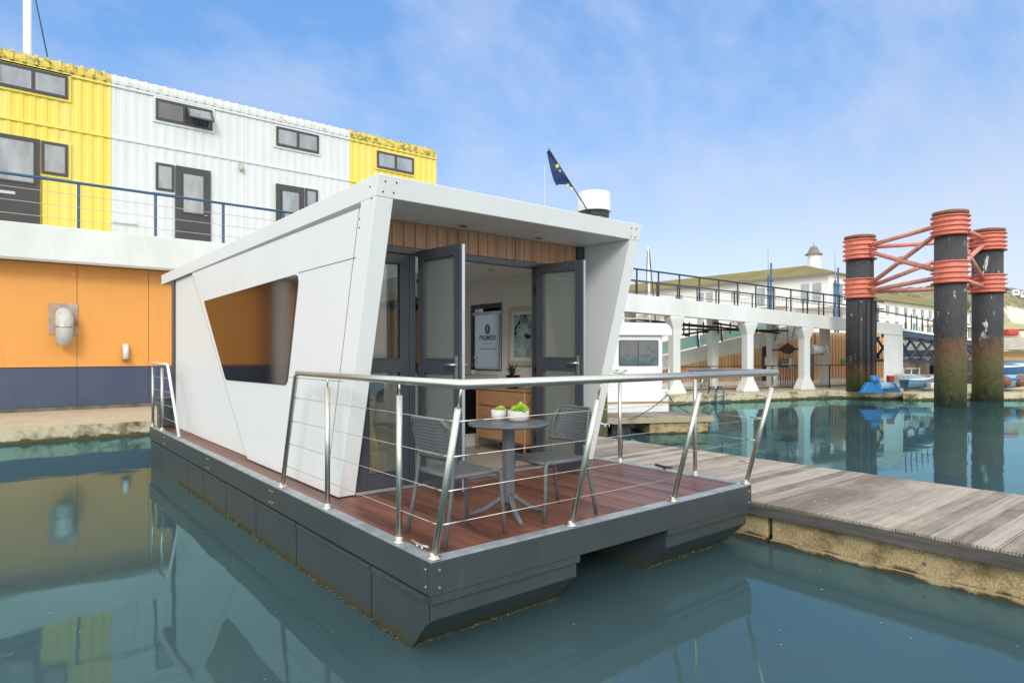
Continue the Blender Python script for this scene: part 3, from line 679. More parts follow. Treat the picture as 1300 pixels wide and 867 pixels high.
def perforated(P_, nu, nv, hole=.55, th=.006):   # P_(u,v)->point; open lattice
    m_ = MB(); vs = []; fs_ = []
    for i in range(nu+1):
        for j in range(nv+1): vs.append(P_(i/nu, j/nv))
    k0 = len(vs)
    for i in range(nu):
        for j in range(nv):
            q_ = [i*(nv+1)+j, (i+1)*(nv+1)+j, (i+1)*(nv+1)+j+1, i*(nv+1)+j+1]
            if i in (0, nu-1) or j in (0, nv-1): fs_.append(tuple(q_)); continue
            off = .12 if (j % 2) else -.12
            cu = (i+.5+off*.5)/nu; cv = (j+.5)/nv; hu = hole*.5/nu; hv = hole*.5/nv
            b_ = len(vs)
            for (du, dv) in ((-hu,-hv),(hu,-hv),(hu,hv),(-hu,hv)): vs.append(P_(cu+du, cv+dv))
            for t in range(4): fs_.append((q_[t], q_[(t+1)%4], b_+(t+1)%4, b_+t))
    m_.add(vs, fs_, True); return m_
def solidify(o, t):
    md = o.modifiers.new('solid', 'SOLIDIFY'); md.thickness = t; md.offset = 0; return o
def chair():
    # faces +x, local origin at floor under the seat centre
    c = thing('bistro_chair', (0,0,0), 'x', 'chair')
    z = .455
    def seat(u, v):
        x = -.20+.43*u; y = (v-.5)*(.44-.03*(1-u))
        # round the corners
        ex = max(0, abs(v-.5)*2-.8)/.2; x2 = x - (.03*ex*ex if u > .5 else 0)*(u-.5)*2
        sag = -.012*(1-(2*v-1)**2)*(1-(2*u-1)**2); drop = -.022*max(0,(u-.88)/.12)**2
        return (x2, y, z+sag+drop)
    o = perforated(seat, 16, 16, .5).build('seat', resin, c); solidify(o, .010)
    def back(u, v):   # u across, v up ; curved shell
        y = (u-.5)*.46; zz = z+.10+.28*v; cur = .045*(2*u-1)**2
        rc = max(0, (abs(2*u-1)-.72)/.28); zz -= .065*rc*rc*v
        y *= (1-.04*v); return (-.225-.075*v+cur, y, zz)
    o = perforated(back, 15, 12, .62).build('backrest', resin, c); solidify(o, .012)
    # rim of back
    m_ = MB(); pts = [back(i/16, 1.) for i in range(17)]; m_.tube(pts, .0125, 8); m_.build('back_rim', resin, c)
    for s in (-1, 1):
        MB().tube([(.245,s*.225,0),(.225,s*.215,.25),(.215,s*.205,.42),(.19,s*.200,.447),(.15,s*.20,.45)], .0145, 8, .018).build('leg', resin, c)
        MB().tube([(-.285,s*.235,0),(-.235,s*.222,.25),(-.205,s*.214,.45),(-.195,s*.214,.60),(-.225,s*.205,.76),(-.248,s*.185,.815)], .015, 8, .013).build('leg', resin, c)
        MB().tube([(-.20,s*.214,.447),(0,s*.213,.444),(.20,s*.203,.442)], .015, 8).build('side_rail', resin, c)
    MB().tube([(.215,-.20,.437),(.215,.20,.437)], .014, 8).build('front_rail', resin, c)
    MB().tube([(-.20,-.21,.445),(-.20,.21,.445)], .013, 8).build('rear_rail', resin, c)
    return c
c1 = chair(); c1.location = (.50,.43,.62); c1.rotation_euler = (0,0,rad(2))
c1['label'] = 'grey perforated bistro chair left of the round table, beside the open door'; c1['group'] = 'bistro chairs on the houseboat deck'
c2 = copy_tree(c1); c2.location = (1.39,.43,.62); c2.rotation_euler = (0,0,rad(177))
c2['label'] = 'grey perforated bistro chair on the right of the round table, facing left towards it'
def succulent(px, d, r, h, lab, tall):
    x, y = G(px, d); z = .62+.747
    t = thing('potted_succulent', (x,y,z), lab, 'plant', 'potted succulents on the bistro table')
    MB().lathe([(r*.80,0),(r*.97,h*.35),(r,h),(r*.9,h),(r*.88,h*.85)], (x,y,z), 28).build('pot', potw, t)
    MB().lathe([(r*.87,h*.82),(r*.3,h*.86)], (x,y,z), 20).build('soil', soil, t)
    m_ = MB()
    for k_ in range(9 if tall else 4):
        ca = random.uniform(0,6.28); cr = r*random.uniform(.1,.7); cx, cy_ = x+cr*math.cos(ca), y+cr*math.sin(ca)
        hh = random.uniform(.6,1.)*r*(1.5 if tall and k_ < 2 else .9)
        for i in range(26):
            a = i*2.4; el = .15+1.3*(i/26); ln = r*(.75 if k_ % 2 else .5)*(1-.35*i/26)
            b0 = Vector((cx,cy_,z+h*.85+hh*.4*(i/26))); dd = Vector((math.cos(a)*math.cos(el),math.sin(a)*math.cos(el),math.sin(el))); sd_ = Vector((-math.sin(a),math.cos(a),0)); up = dd.cross(sd_)
            w_ = ln*.28; mid = b0+dd*ln*.6; tip = b0+dd*ln
            m_.add([b0, mid+sd_*w_, mid-up*w_*.5, mid-sd_*w_, mid+up*w_*.5, tip], [(0,1,2),(0,2,3),(0,3,4),(0,4,1),(5,2,1),(5,3,2),(5,4,3),(5,1,4)])
    m_.build('rosettes', succ, t); return t
succulent(633, 5.12, .060, .082, 'small round white pot of bright green succulent, the left one on the bistro table', False)
succulent(658, 5.02, .086, .085, 'wide white bowl of yellow green succulents, the larger one on the bistro table', True)

# ================================================================== JETTY
jt = thing('jetty', (5.15,3,0), 'weathered grey timber jetty on speckled concrete floats beside the houseboat', 'jetty')
jp = MB(); y = -12.
while y < 13.3:
    dz = random.uniform(-.002,.002); jp.box(3.90+random.uniform(-.006,.006), 6.36+random.uniform(-.006,.006), y, y+.139, .375+dz, .402+dz); y += .146
jp.build('planks', jettym, jt, bev=.003)
for (a, b_) in ((3.885,3.94),(6.33,6.375)):
    MB().box(a, b_, -12, 13.3, .268, .3745).build('edge_beam', jbeam, jt, bev=.006)
y = -12.
while y < 13:
    fl_ = MB().box(3.96, 6.30, y, y+3.95, -.5, .266).build('concrete_float', floatm, jt, bev=.015)
    MB().box(3.915, 3.958, y, y+3.95, -.4, .045).build('float_ledge', floatm, jt, bev=.01)
    for yy in (y+.5, y+1.3, y+2.6, y+3.4):
        MB().tube([(3.962,yy,.14),(3.952,yy,.14)], .016, 8).build('bolt', rust, jt)
    y += 4.0
# bird mess and lichen flecks
fk = MB()
for i in range(420):
    x = random.uniform(3.95,6.3); y = random.uniform(-6,10); s = random.uniform(.004,.013); n_ = 5; a0 = random.random()*6
    fk.add([(x+s*random.uniform(.5,1.2)*math.cos(a0+6.283*j/n_), y+s*random.uniform(.5,1.4)*math.sin(a0+6.283*j/n_), .406) for j in range(n_)], [tuple(range(n_))])
fk.build('droppings', offwhite, jt, kind='stuff')
# blue ended rope on the railing post
rp = MB().tube([(3.66,1.66,1.05),(3.70,1.67,.9),(3.69,1.68,.75),(3.71,1.70,.66)], .007, 6).build('rope_end', rope, label='short dark rope hanging from the lone railing post beside the jetty', cat='rope')
# finger pontoon
fp = thing('finger_pontoon', (*G(820,15.2),0), 'narrow timber finger pontoon on a concrete float in front of the white boat', 'pontoon')
A = Vector((*G(735,14.45),0)); u = camdir(2.6,.55); v = Vector((-u.y,u.x,0)); FR = (A,u,v); FLn = 3.35
pk = MB(FR); x = 0
while x < FLn: pk.box(x, x+.13, 0, 1.3, .375, .40); x += .137
pk.build('planks', wood('finger_planks', [(.13,.11,.09),(.24,.21,.17),(.36,.32,.27)],'y',.137,.8,45,.6,.6), fp)
MB(FR).box(-.02, FLn+.02, -.04, 0, .27, .40).build('edge_beam', grime('pale_edge_timber',(.40,.33,.22),.8,amt=.6,scale=5), fp, bev=.005)
MB(FR).box(1.75, FLn-.1, .04, 1.25, -.5, .268).build('concrete_float', floatm, fp, bev=.01)
for x in (.3,.9): MB(FR).box(x, x+.5, .3, 1.1, -.3, .26).build('dark_float', dark, fp, bev=.03)
# mooring cleat near the jetty
cl = MB(); c = onz(768, 543, .405); cl.tube([c+Vector((-.12,.05,.10)), c+Vector((0,0,.06)), c+Vector((.12,-.05,.09))], .018, 8); cl.tube([c, c+Vector((0,0,.06))], .022, 8); cl.tube([c+Vector((.1,-.02,0)), c+Vector((.1,-.02,.07))], .016, 8)
cl.build('mooring_cleat', alu, label='pale galvanised mooring cleat on the jetty next to the slanted wall', cat='cleat')

# ================================================================== WHITE CABIN BOAT
A = Vector((*G(851,16.6),0)); u = -camdir(2.6,.55); v = Vector((-u.y,u.x,0)); v = v if v.dot(Vector((FX,FY,0))) > 0 else -v
FR = (A,u,v)   # x runs to the left (towards the bow), y away
bt = thing('cabin_boat', tuple(A), 'white cabin boat with a rounded roof and dark window moored behind the finger pontoon', 'boat')
MB(FR).prism(rounded([(0,0),(6.5,0),(8.2,1.2),(6.5,2.4),(0,2.4)], [.12,.6,.3,.6,.12], 4), 'z', -.3, .95).build('hull', gelcoat, bt, bev=.03)
MB(FR).prism(rounded([(-.02,-.02),(6.5,-.02),(8.24,1.2),(6.5,2.42),(-.02,2.42)], [.12,.6,.3,.6,.12], 4), 'z', .60, .65).build('rubbing_strake', bwood, bt, bev=.01)
MB(FR).prism(rounded([(.14,.08),(5.0,.08),(5.0,2.3),(.14,2.3)], [.14,.2,.2,.14], 5), 'z', .952, 2.36).build('cabin', gelcoat, bt, bev=.02)
MB(FR).prism(rounded([(-.04,2.362),(-.04,2.68),(5.4,2.74),(5.4,2.362)], [.02,.26,.26,.02], 6), 'y', -.03, 2.42).build('cabin_roof', gelcoat, bt, bev=.05)
wd = MB(FR).prism(rounded([(.30,1.57),(1.40,1.57),(1.40,2.24),(.30,2.24)], [.05]*4, 4), 'y', .066, .082).build('window', seamd, bt)
MB(FR).prism(rounded([(.32,1.59),(1.38,1.59),(1.38,2.22),(.32,2.22)], [.045]*4, 4), 'y', .060, .0655).build('pane', panedk, wd)
MB(FR).box(.86,.885,.052,.0595,1.60,2.20).build('divider', seamd, wd)
for x in (.12,): 
    MB(FR).tube([(x,-.02,.78),(x,-.10,.84),(x,-.02,.90)], .018, 8).build('cleat', steel, bt)
MB(FR).tube([(.5,.12,2.72),(.5,.12,2.80),(3.2,.12,2.82),(3.2,.12,2.74)], .015, 8).build('grab_rail', steel, bt)
MB(FR).box(1.55,2.9,.062,.082,1.62,2.2).build('side_window', panedk, bt)
MB(FR).box(.0,.02,.4,2.0,1.0,1.05).build('stern_step', offwhite, bt)
MB(FR).tube([(.02,.05,.95),(.02,.05,1.5),(.02,.30,1.62)], .016, 8).build('stern_rail', steel, bt)
p = [A+u*.12+v*-.08+Vector((0,0,.82))]
def sagline(a, b, sag, n_=10): return [a.lerp(b, t/n_)+Vector((0,0,-sag*4*(t/n_)*(1-t/n_))) for t in range(n_+1)]
MB().tube(sagline(p[0], onz(797,533,.42), .08), .012, 6).build('mooring_rope', rope, label='dark mooring rope running from the white boat down to the left', cat='rope', group='mooring ropes of the white boat')
MB().tube(sagline(p[0], onz(876,524,.42), .08), .012, 6).build('mooring_rope', rope, label='dark mooring rope running from the white boat down to the right', cat='rope', group='mooring ropes of the white boat')

# ================================================================== CONTAINER FLATS (left, behind)
def corr(m_, x0, x1, y, z0, z1, pitch=.27, dep=.035):
    xs = []; x = x0
    while x < x1-.001:
        for (f_, o_) in ((0,0),(.34,0),(.5,dep),(.84,dep)): 
            if x+f_*pitch < x1: xs.append((x+f_*pitch, y+o_))
        x += pitch
    xs.append((x1, y)); vs = []; 
    for (a, b_) in xs: vs += [(a,b_,z0),(a,b_,z1)]
    m_.add(vs, [(2*i,2*i+2,2*i+3,2*i+1) for i in range(len(xs)-1)]); return m_
def corr_edge(m_, x0, x1, y, z, r=.36, pitch=.27, dep=.05):
    xs = []; x = x0
    while x < x1-.001:
        for (f_, o_) in ((0,0),(.3,0),(.42,dep),(.58,dep),(.70,0)):
            if x+f_*pitch < x1: xs.append((x+f_*pitch, o_))
        x += pitch
    xs.append((x1,0)); na = 7; vs = []; fs_ = []
    for (a, o_) in xs:
        for k_ in range(na):
            t = math.pi/2*k_/(na-1); rr = r+o_; vs.append((a, y+r-rr*math.cos(t), z+rr*math.sin(t)))
        vs.append((a, y+3.0, z+r+o_))
    for i in range(len(xs)-1):
        for k_ in range(na): fs_.append((i*(na+1)+k_, (i+1)*(na+1)+k_, (i+1)*(na+1)+k_+1, i*(na+1)+k_+1))
    m_.add(vs, fs_, False); return m_
YC = 19.0
frame_m = grime('brown_grey_frame', (.055,.052,.05), .4)
def cwindow(parent, x0, x1, z0, z1, trim, splits=(.5,), name='window', openl=None, mat=pane):
    y = YC-.03
    MB().box(x0-.07, x1+.07, y-.02, y+.06, z0-.07, z1+.06).build('window_surround', trim, parent)
    m_ = MB(); t = .075; yy = (y-.06, y-.021)
    xs = [x0]+[x0+(x1-x0)*s for s in splits]+[x1]
    m_.box(x0, x1, *yy, z0, z0+t); m_.box(x0, x1, *yy, z1-t, z1)
    for i, xx in enumerate(xs):
        a, b_ = (xx, xx+t) if i == 0 else ((xx-t, xx) if i == len(xs)-1 else (xx-t*.6, xx+t*.6)); m_.box(a, b_, *yy, z0+t, z1-t)
    o = m_.build(name, frame_m, parent)
    for i in range(len(xs)-1):
        MB().box(xs[i]+t*.6, xs[i+1]-t*.6, y-.042, y-.03, z0+t*.9, z1-t*.9).build('pane', mat, o)
    if openl is not None:
        a, b_ = openl
        s = MB(); th = rad(38); Lh = (z1-z0)-.1
        fr_ = ((a, y-.07, z1-.06), (1,0,0), (0,1,0))
        def R_(d, dz): return (-math.sin(th)*d, -math.cos(th)*d)
        pts = []
        for (xx0, xx1, d0, d1) in ((a,b_,0,.06),(a,b_,Lh-.06,Lh),(a,a+.06,.06,Lh-.06),(b_-.06,b_,.06,Lh-.06)):
            P8 = []
            for xx in (xx0, xx1):
                for dd in (d0, d1):
                    for tt in (0,.03): P8.append((xx, y-.065-math.sin(th)*dd-tt*math.cos(th), z1-.06-math.cos(th)*dd+tt*math.sin(th)))
            s.add(P8, [(0,1,3,2),(4,6,7,5),(0,4,5,1),(2,3,7,6),(0,2,6,4),(1,5,7,3)])
        so = s.build('open_sash', frame_m, o)
        vs_ = [(xx, y-.08-math.sin(th)*dd, z1-.055-math.cos(th)*dd) for (xx, dd) in ((a+.05,.05),(b_-.05,.05),(b_-.05,Lh-.05),(a+.05,Lh-.05))]
        MB().add(vs_, [(0,1,2,3)]).build('pane', pane, o)
    return o
def cdoor(parent, x0, x1, z0, z1, glass_box, handle_x, knocker=False):
    y = YC-.03
    d = MB().box(x0, x1, y-.055, y+.04, z0, z1).build('front_door', frame_m, parent, bev=.006)
    g = glass_box
    fr_ = MB(); t = .05
    for (a, b_, c_, e_) in ((g[0],g[1],g[2],g[2]+t),(g[0],g[1],g[3]-t,g[3]),(g[0],g[0]+t,g[2]+t,g[3]-t),(g[1]-t,g[1],g[2]+t,g[3]-t)): fr_.box(a, b_, y-.075, y-.056, c_, e_)
    fr_.build('glazing_bead', frame_m, d); MB().box(g[0]+t*.5, g[1]-t*.5, y-.066, y-.0565, g[2]+t*.5, g[3]-t*.5).build('pane', pane, d)
    MB().tube([(handle_x,y-.055,6.35),(handle_x,y-.11,6.35),(handle_x-.11,y-.11,6.35)], .012, 8).build('handle', alu, d)
    if knocker: MB().box(x0+.55, x1-.55, y-.066, y-.056, 6.28, 6.36).build('letterbox', alu, d)
    return d
mods = [(-14.7,-10.88,'w'),(-10.88,-7.06,'y'),(-7.06,-3.24,'w'),(-3.24,.58,'y'),(.58,4.40,'w'),(4.40,8.21,'w'),(8.21,12.04,'y')]
labs = ['white cladded container flat furthest to the left, beyond the picture edge','yellow container flat left of the picture edge','white container flat left of the picture edge',
 'yellow cladded container flat at the upper left with a dark door behind the blue railing','white cladded container flat with an open top window, next to the left yellow flat','white cladded container flat immediately left of the right end yellow flat',
 'yellow cladded container flat at the right end of the row, above the houseboat roof']
for i, (x0, x1, cc) in enumerate(mods):
    t = thing('container_flat', ((x0+x1)/2, YC, 5.3), labs[i], 'container flat', 'container flats in a row above the quay')
    wm_, rm_ = (whiteclad, wroof) if cc == 'w' else (yellow, yroof)
    m_ = MB(); dp = .010 if cc == 'w' else .022; corr(m_, x0+.002, x1-.002, YC, 5.3, 8.34, dep=dp); corr(m_, x0+.002, x1-.002, YC, 8.42, 9.97, dep=dp)
    m_.build('wall_cladding', wm_, t)
    MB().box(x0+.003, x1-.003, YC+.05, YC+6, 5.25, 10.2).build('body', wm_, t)
    MB().box(x0+.002, x1-.002, YC-.035, YC+.045, 8.34, 8.42).build('band', wm_, t)
    MB().box(x0+.002, x1-.002, YC-.05, YC+.045, 9.90, 9.99).build('eaves_strip', wm_, t)
    corr_edge(MB(), x0+.001, x1-.001, YC-.06, 9.99, dep=(.02 if cc == 'w' else .05)).build('roof_edge', rm_, t)
    if i in (1, 3):
        cwindow(t, x0+1.15, x1-1.07, 9.22, 9.88, wm_)
        cdoor(t, x0+.62, x0+2.10, 5.3, 7.92, (x0+.70, x0+2.0, 6.62, 7.84), x0+.8, True)
        cwindow(t, x0+2.13, x0+2.75, 6.98, 7.9, wm_, ())
    elif i in (0, 2, 4):
        cwindow(t, x0+1.17, x0+2.81, 9.17, 9.83, wm_, openl=((x0+2.03, x0+2.78) if i == 4 else None), mat=panedk if i==4 else pane)
        cdoor(t, x0+1.72, x0+2.76, 5.3, 7.84, (x0+1.90, x0+2.58, 6.35, 7.66), x0+2.65)
        cwindow(t, x0+1.17, x0+1.69, 6.98, 7.83, wm_, ())
    elif i == 5:
        cwindow(t, x0+1.06, x0+2.59, 9.13, 9.79, wm_)
        cdoor(t, x0+1.06, x0+2.05, 5.3, 7.80, (x0+1.22, x0+1.9, 6.35, 7.62), x0+1.95)
        cwindow(t, x0+2.08, x0+2.55, 7.0, 7.80, wm_, ())
    else:
        cwindow(t, x0+1.10, x0+2.72, 9.07, 9.72, wm_); cdoor(t, x0+1.10, x0+2.1, 5.3, 7.80, (x0+1.26, x0+1.95, 6.35, 7.62), x0+2.0)
    if i == 4:
        MB().lathe([(.05,0),(.07,.02),(.07,.16),(.05,.18)], (x1-.10,YC-.10,8.02), 12).box(x1-.16,x1-.04,YC-.04,YC-.005,8.05,8.3).build('wall_lamp', lens, t)
    MB().tube([(x0+.03,YC-.05,5.85),(x0+.7,YC-.05,5.83)], .025, 8).build('pipe', whiteclad, t)
# raised walkway in front of the flats
wk = thing('access_walkway', (0,18.2,4.4), 'white access walkway slab running above the orange quay wall', 'walkway')
MB().box(-14.7, 12.6, 17.5, 18.9, 4.38, 5.30).build('slab', whitec, wk, bev=.02)
MB().box(-14.7, 12.6, 17.485, 17.60, 4.33, 4.378).build('drip_trim', grime('tan_trim',(.45,.40,.32),.7), wk)
br = thing('blue_railing', (0,17.56,5.3), 'blue painted railing with wires along the walkway of the container flats', 'railing')
x = -.35-1.86*7
while x < 12.5:
    MB().box(x-.035, x+.035, 17.53, 17.60, 5.22, 6.50).build('post', bluesteel, br); x += 1.86
MB().tube([(-14.6,17.565,6.54),(12.5,17.565,6.54)], .04, 8).build('top_rail', bluesteel, br)
for z in (5.52,5.86,6.20): MB().tube([(-14.6,17.52,z),(12.5,17.52,z)], .008, 6).build('wire', steel, br)
# orange quay building
ob = thing('orange_quay_building', (0,18.1,.32), 'orange panelled quayside wall with a navy plinth under the container flats', 'building')
xs = [-14.7,-11.6,-9.2,-6.9,-4.6,-2.5,-.34,1.42,2.6,5.,7.5,10.,12.4]
for i in range(len(xs)-1):
    MB().box(xs[i]+.006, xs[i+1]-.006, 18.10, 18.14, 1.52, 4.36).build('orange_panel', orange, ob)
    MB().box(xs[i]+.004, xs[i+1]-.004, 18.08, 18.14, .42, 1.50).build('plinth_panel', navy, ob)
MB().box(-14.7, 12.4, 18.15, 24., .3, 5.24).build('core_wall', dark, ob)
MB().box(-14.7, 12.4, 18.06, 18.149, .315, .415).build('base_strip', grime('dirty_base',(.10,.09,.06),.9,dirt=(.3,.26,.18),amt=.8), ob)
for xx in (-4.95,-10.5): MB().box(xx, xx+.50, 17.62, 17.9, .32, 4.379).build('column', whitec, ob, bev=.02)
for xx in (-.42,1.34,-.26,1.50):
    for z in (1.75,2.7,4.1): MB().tube([(xx,18.10,z),(xx,18.094,z)], .015, 8).build('screw', alu, ob)
v1 = thing('duct_vent', (-.66,18.0,2.7), 'large grey downturned duct vent on a rusty plate on the orange wall', 'vent')
MB().box(-.98,-.32,18.07,18.098,2.42,3.27).build('back_plate', grime('rusty_plate',(.45,.40,.34),.7,dirt=(.30,.12,.05),amt=.9,scale=4), v1)
MB().tube([(-.65,18.06,2.96),(-.65,17.93,2.95),(-.65,17.82,2.88),(-.65,17.78,2.74),(-.65,17.78,2.12)], .20, 20).build('duct', grime('galvanised_duct',(.58,.57,.54),.5,dirt=(.42,.36,.26),amt=.7,scale=6), v1)
MB().lathe([(.20,0),(.225,.01),(.225,.05),(.20,.06)], (-.65,17.78,2.60), 22).build('clamp_band', alu, v1)
v2 = thing('pipe_vent', (.80,18.0,1.9), 'small white downturned pipe vent low on the orange wall', 'vent')
MB().tube([(.82,18.09,2.10),(.82,18.02,2.10),(.82,17.98,2.04),(.82,17.98,1.72)], .075, 14).build('pipe', offwhite, v2)
MB().lathe([(.08,0),(.12,.0),(.12,.02),(.08,.02)], (.82,17.98,1.70), 14).build('rusty_rim', rust, v2)
# masts behind the flats
def mast(px, d, py, r, tilt_px, lab, zb=.3, mat=gelcoat):
    t = at(px, py, d); b_ = at(px+tilt_px, py, d); b_.z = zb
    return MB().tube([b_, t], r, 10, r*.8).build('mast', mat, label=lab, cat='mast')
t_ = at(34, -260, 33); b0 = at(36, -260, 33); b0.z = .3
ms = thing('yacht_mast', tuple(b0), 'thick white yacht mast rising behind the left yellow flat with its thin stay', 'mast')
MB().tube([b0, t_], .19, 12).build('mast', gelcoat, ms)
s2 = at(130, 448, 33); s2.z = .5; 
MB().tube([at(14,-150,33), at(76,75,33)+Vector((0,0,-3))], .035, 6).build('stay', rope, ms)

# ================================================================== WHITE-CAPPED PILE, FLAG
px0, d0 = 754, 14.0
c = Vector((*G(px0,d0),0))
pl = thing('capped_pile', tuple(c), 'tall mooring pile with a white cap standing behind the houseboat roof', 'pile')
zt = CAM[2]+d0*(448-246)/804; zb = CAM[2]+d0*(448-270)/804
MB().lathe([(.30,-1.),(.30,zb+.1)], tuple(c), 20).build('pile', grime('mossy_pile',(.24,.19,.07),.9,dirt=(.10,.09,.04),amt=.8,scale=3), pl)
MB().lathe([(.345,zb),(.378,zb+.005),(.378,zb+.006),(.365,zt-.02),(.365,zt-.019),(.355,zt-.001),(.355,zt),(.1,zt+.01)], tuple(c), 28, False).build('cap', gelcoat, pl)
dcap = MB().lathe([(.33,zb-.12),(.33,zb-.002)], tuple(c), 8, False).build('collar', dark, pl)
fa = at(697,190,13.2); fb = at(737,253,13.6)
fg = thing('flag', tuple(fb), 'dark blue flag with yellow stars drooping along a slanted staff', 'flag')
MB().tube([fa+(fa-fb)*.02, fb+(fb-fa)*.9], .012, 8).build('staff', grime('flag_staff',(.05,.06,.1),.5), fg)
flagm = grime('flag_blue', (.02,.04,.13), .8, amt=.2)
vs = []; nu, nv = 14, 5
for i in range(nu+1):
    t = i/nu; base = fa.lerp(fb, t)
    wdt = .34*math.exp(-((t-.27)/.20)**2)*(1 if t < .35 else .8)+.13*math.sin(math.pi*min(1,t*1.02))**.6
    for j in range(nv+1):
        s = j/nv; vs.append(base+Vector((0,0,-wdt*s))+Vector((FX,FY,0))*.04*math.sin(9*t+4*s)-Vector((RX,RY,0))*.06*s*math.sin(t*5+1))
MB().add(vs, [(i*(nv+1)+j,(i+1)*(nv+1)+j,(i+1)*(nv+1)+j+1,i*(nv+1)+j+1) for i in range(nu) for j in range(nv)], True).build('cloth', flagm, fg)
ym = grime('star_yellow', (.75,.65,.05), .7)
for (px, py, s) in ((707.5,211,.055),(711,217,.03),(721,235,.04),(725.5,239.5,.045)):
    c_ = at(px, py, 13.1); pts = []
    for k_ in range(10):
        a = math.pi/2+k_*math.pi/5; rr = s*(1 if k_ % 2 == 0 else .42); pts.append(c_+Vector((RX,RY,0))*rr*math.cos(a)+Vector((0,0,rr*math.sin(a))))
    MB().add(pts, [tuple(range(10))]).build('star', ym, fg)
an = at(691.5,210,20); b0 = an.copy(); b0.z = .3
MB().tube([b0, an], .012, 6).build('antenna_pole', grime('pale_grey_pole',(.55,.6,.66),.6), label='very thin pale pole rising behind the houseboat roof left of the flag', cat='pole')

# ================================================================== COLONNADE WALKWAY (right)
def ld(px, off=0.): return (21.35+off)/(1-.46*(px-HX)/FOC)
def LP(px, z, off=0.):
    x, y = G(px, ld(px, off)); return Vector((x, y, z))
def zb_top(px): return 4.10+(3.24-4.10)*(ld(px)-23.35)/(29.8-23.35)
def zb_bot(px): return 3.42+(2.72-3.42)*(ld(px)-23.35)/(29.8-23.35)
cw = thing('colonnade_walkway', tuple(LP(950,.32)), 'white concrete raised walkway on flared columns across the water', 'walkway')
def slab(pa, pb, za0, za1, zb0, zb1, off0, off1, name, mat, par, bev=0.):
    vs = []
    for (p_, z0_, z1_) in ((pa,za0,za1),(pb,zb0,zb1)):
        for o_ in (off0, off1):
            for z_ in (z0_, z1_): vs.append(LP(p_, z_, o_))
    return MB().add(vs, [(0,1,3,2),(4,6,7,5),(0,4,5,1),(2,3,7,6),(0,2,6,4),(1,5,7,3)]).build(name, mat, par, bev)
slab(640,1146,zb_bot(640),zb_top(640),zb_bot(1146),zb_top(1146),0,.35,'front_beam',whitec,cw,.015)
slab(640,1122,zb_top(640)-.25,zb_top(640)-.02,zb_top(1122)-.25,zb_top(1122)-.02,.352,3.4,'deck_slab',whitec,cw)
slab(640,1122,zb_bot(640)+.2,zb_top(640),zb_bot(1122)+.2,zb_top(1122),3.402,3.7,'rear_beam',whitec,cw)
dirL = (LP(1060,0)-LP(850,0)).normalized(); nL = Vector((-dirL.y,dirL.x,0)); nL = nL if nL.dot(Vector((FX,FY,0))) > 0 else -nL
def column(px, off, w, flare=True, par=cw, nm='column', ztop=None):
    c_ = LP(px, 0, off); zt_ = zb_bot(px)+.002 if ztop is None else ztop; FR = (c_, dirL, nL)
    m_ = MB(FR); h = w/2
    prof = [(.42,.32),(.42,.40),(h*1.1,.80),(h,.92),(h,zt_-.50),(.34,zt_-.12),(.34,zt_)] if flare else [(h,.32),(h,zt_)]
    vs = []
    for (r_, z_) in prof: vs += [(-r_,-min(r_,h*1.3),z_),(r_,-min(r_,h*1.3),z_),(r_,min(r_,h*1.3),z_),(-r_,min(r_,h*1.3),z_)]
    fs_ = [(0,3,2,1), tuple(4*(len(prof)-1)+k_ for k_ in range(4))]
    for i in range(len(prof)-1):
        for k_ in range(4): fs_.append((4*i+k_,4*i+(k_+1)%4,4*i+4+(k_+1)%4,4*i+4+k_))
    return m_.add(vs, fs_).build(nm, whitec, par, .02)
for px in (742,856,949,1021): column(px, .25, .34)
for px in (800,905,980,1047): column(px, 3.2, .36, False, ztop=zb_bot(px)+.199)
for px in (1095,): column(px, .25, .34)
# end pier
slab(1122,1146.4,.32,zb_bot(1122)-.003,.32,zb_bot(1146)-.003,.02,1.2,'end_pier',whitec,cw,.03)
# handrails
def rail(name, lab, off, pxs, px0, px1, h, sub=True):
    t = thing(name, tuple(LP((px0+px1)/2, zb_top(900), off)), lab, 'railing', 'dark railings on the raised walkway')
    for px in pxs: 
        p_ = LP(px, zb_top(px)-.03, off); MB().tube([p_, p_+Vector((0,0,h+.02))], .035, 6).build('post', dark, t)
    MB().tube([LP(px0, zb_top(px0)+h, off), LP(px1, zb_top(px1)+h, off)], .035, 6).build('top_rail', dark, t)
    MB().tube([LP(px0, zb_top(px0)+h*.5, off), LP(px1, zb_top(px1)+h*.5, off)], .012, 6).build('wire', dark, t)
    return t
def pxsteps(a, b_, off, step):
    out = []; p = LP(a,0,off); px = a
    while px < b_:
        if (LP(px,0,off)-p).length >= step: out.append(px); p = LP(px,0,off)
        px += .5
    return out
rail('walkway_railing', 'dark metal railing along the near edge of the white raised walkway', .15, pxsteps(780,1122,.15,.98), 700, 1122, .95)
rail('walkway_railing', 'dark metal railing along the far edge of the white raised walkway', 3.4, pxsteps(780,1122,3.4,1.1), 700, 1122, .93)
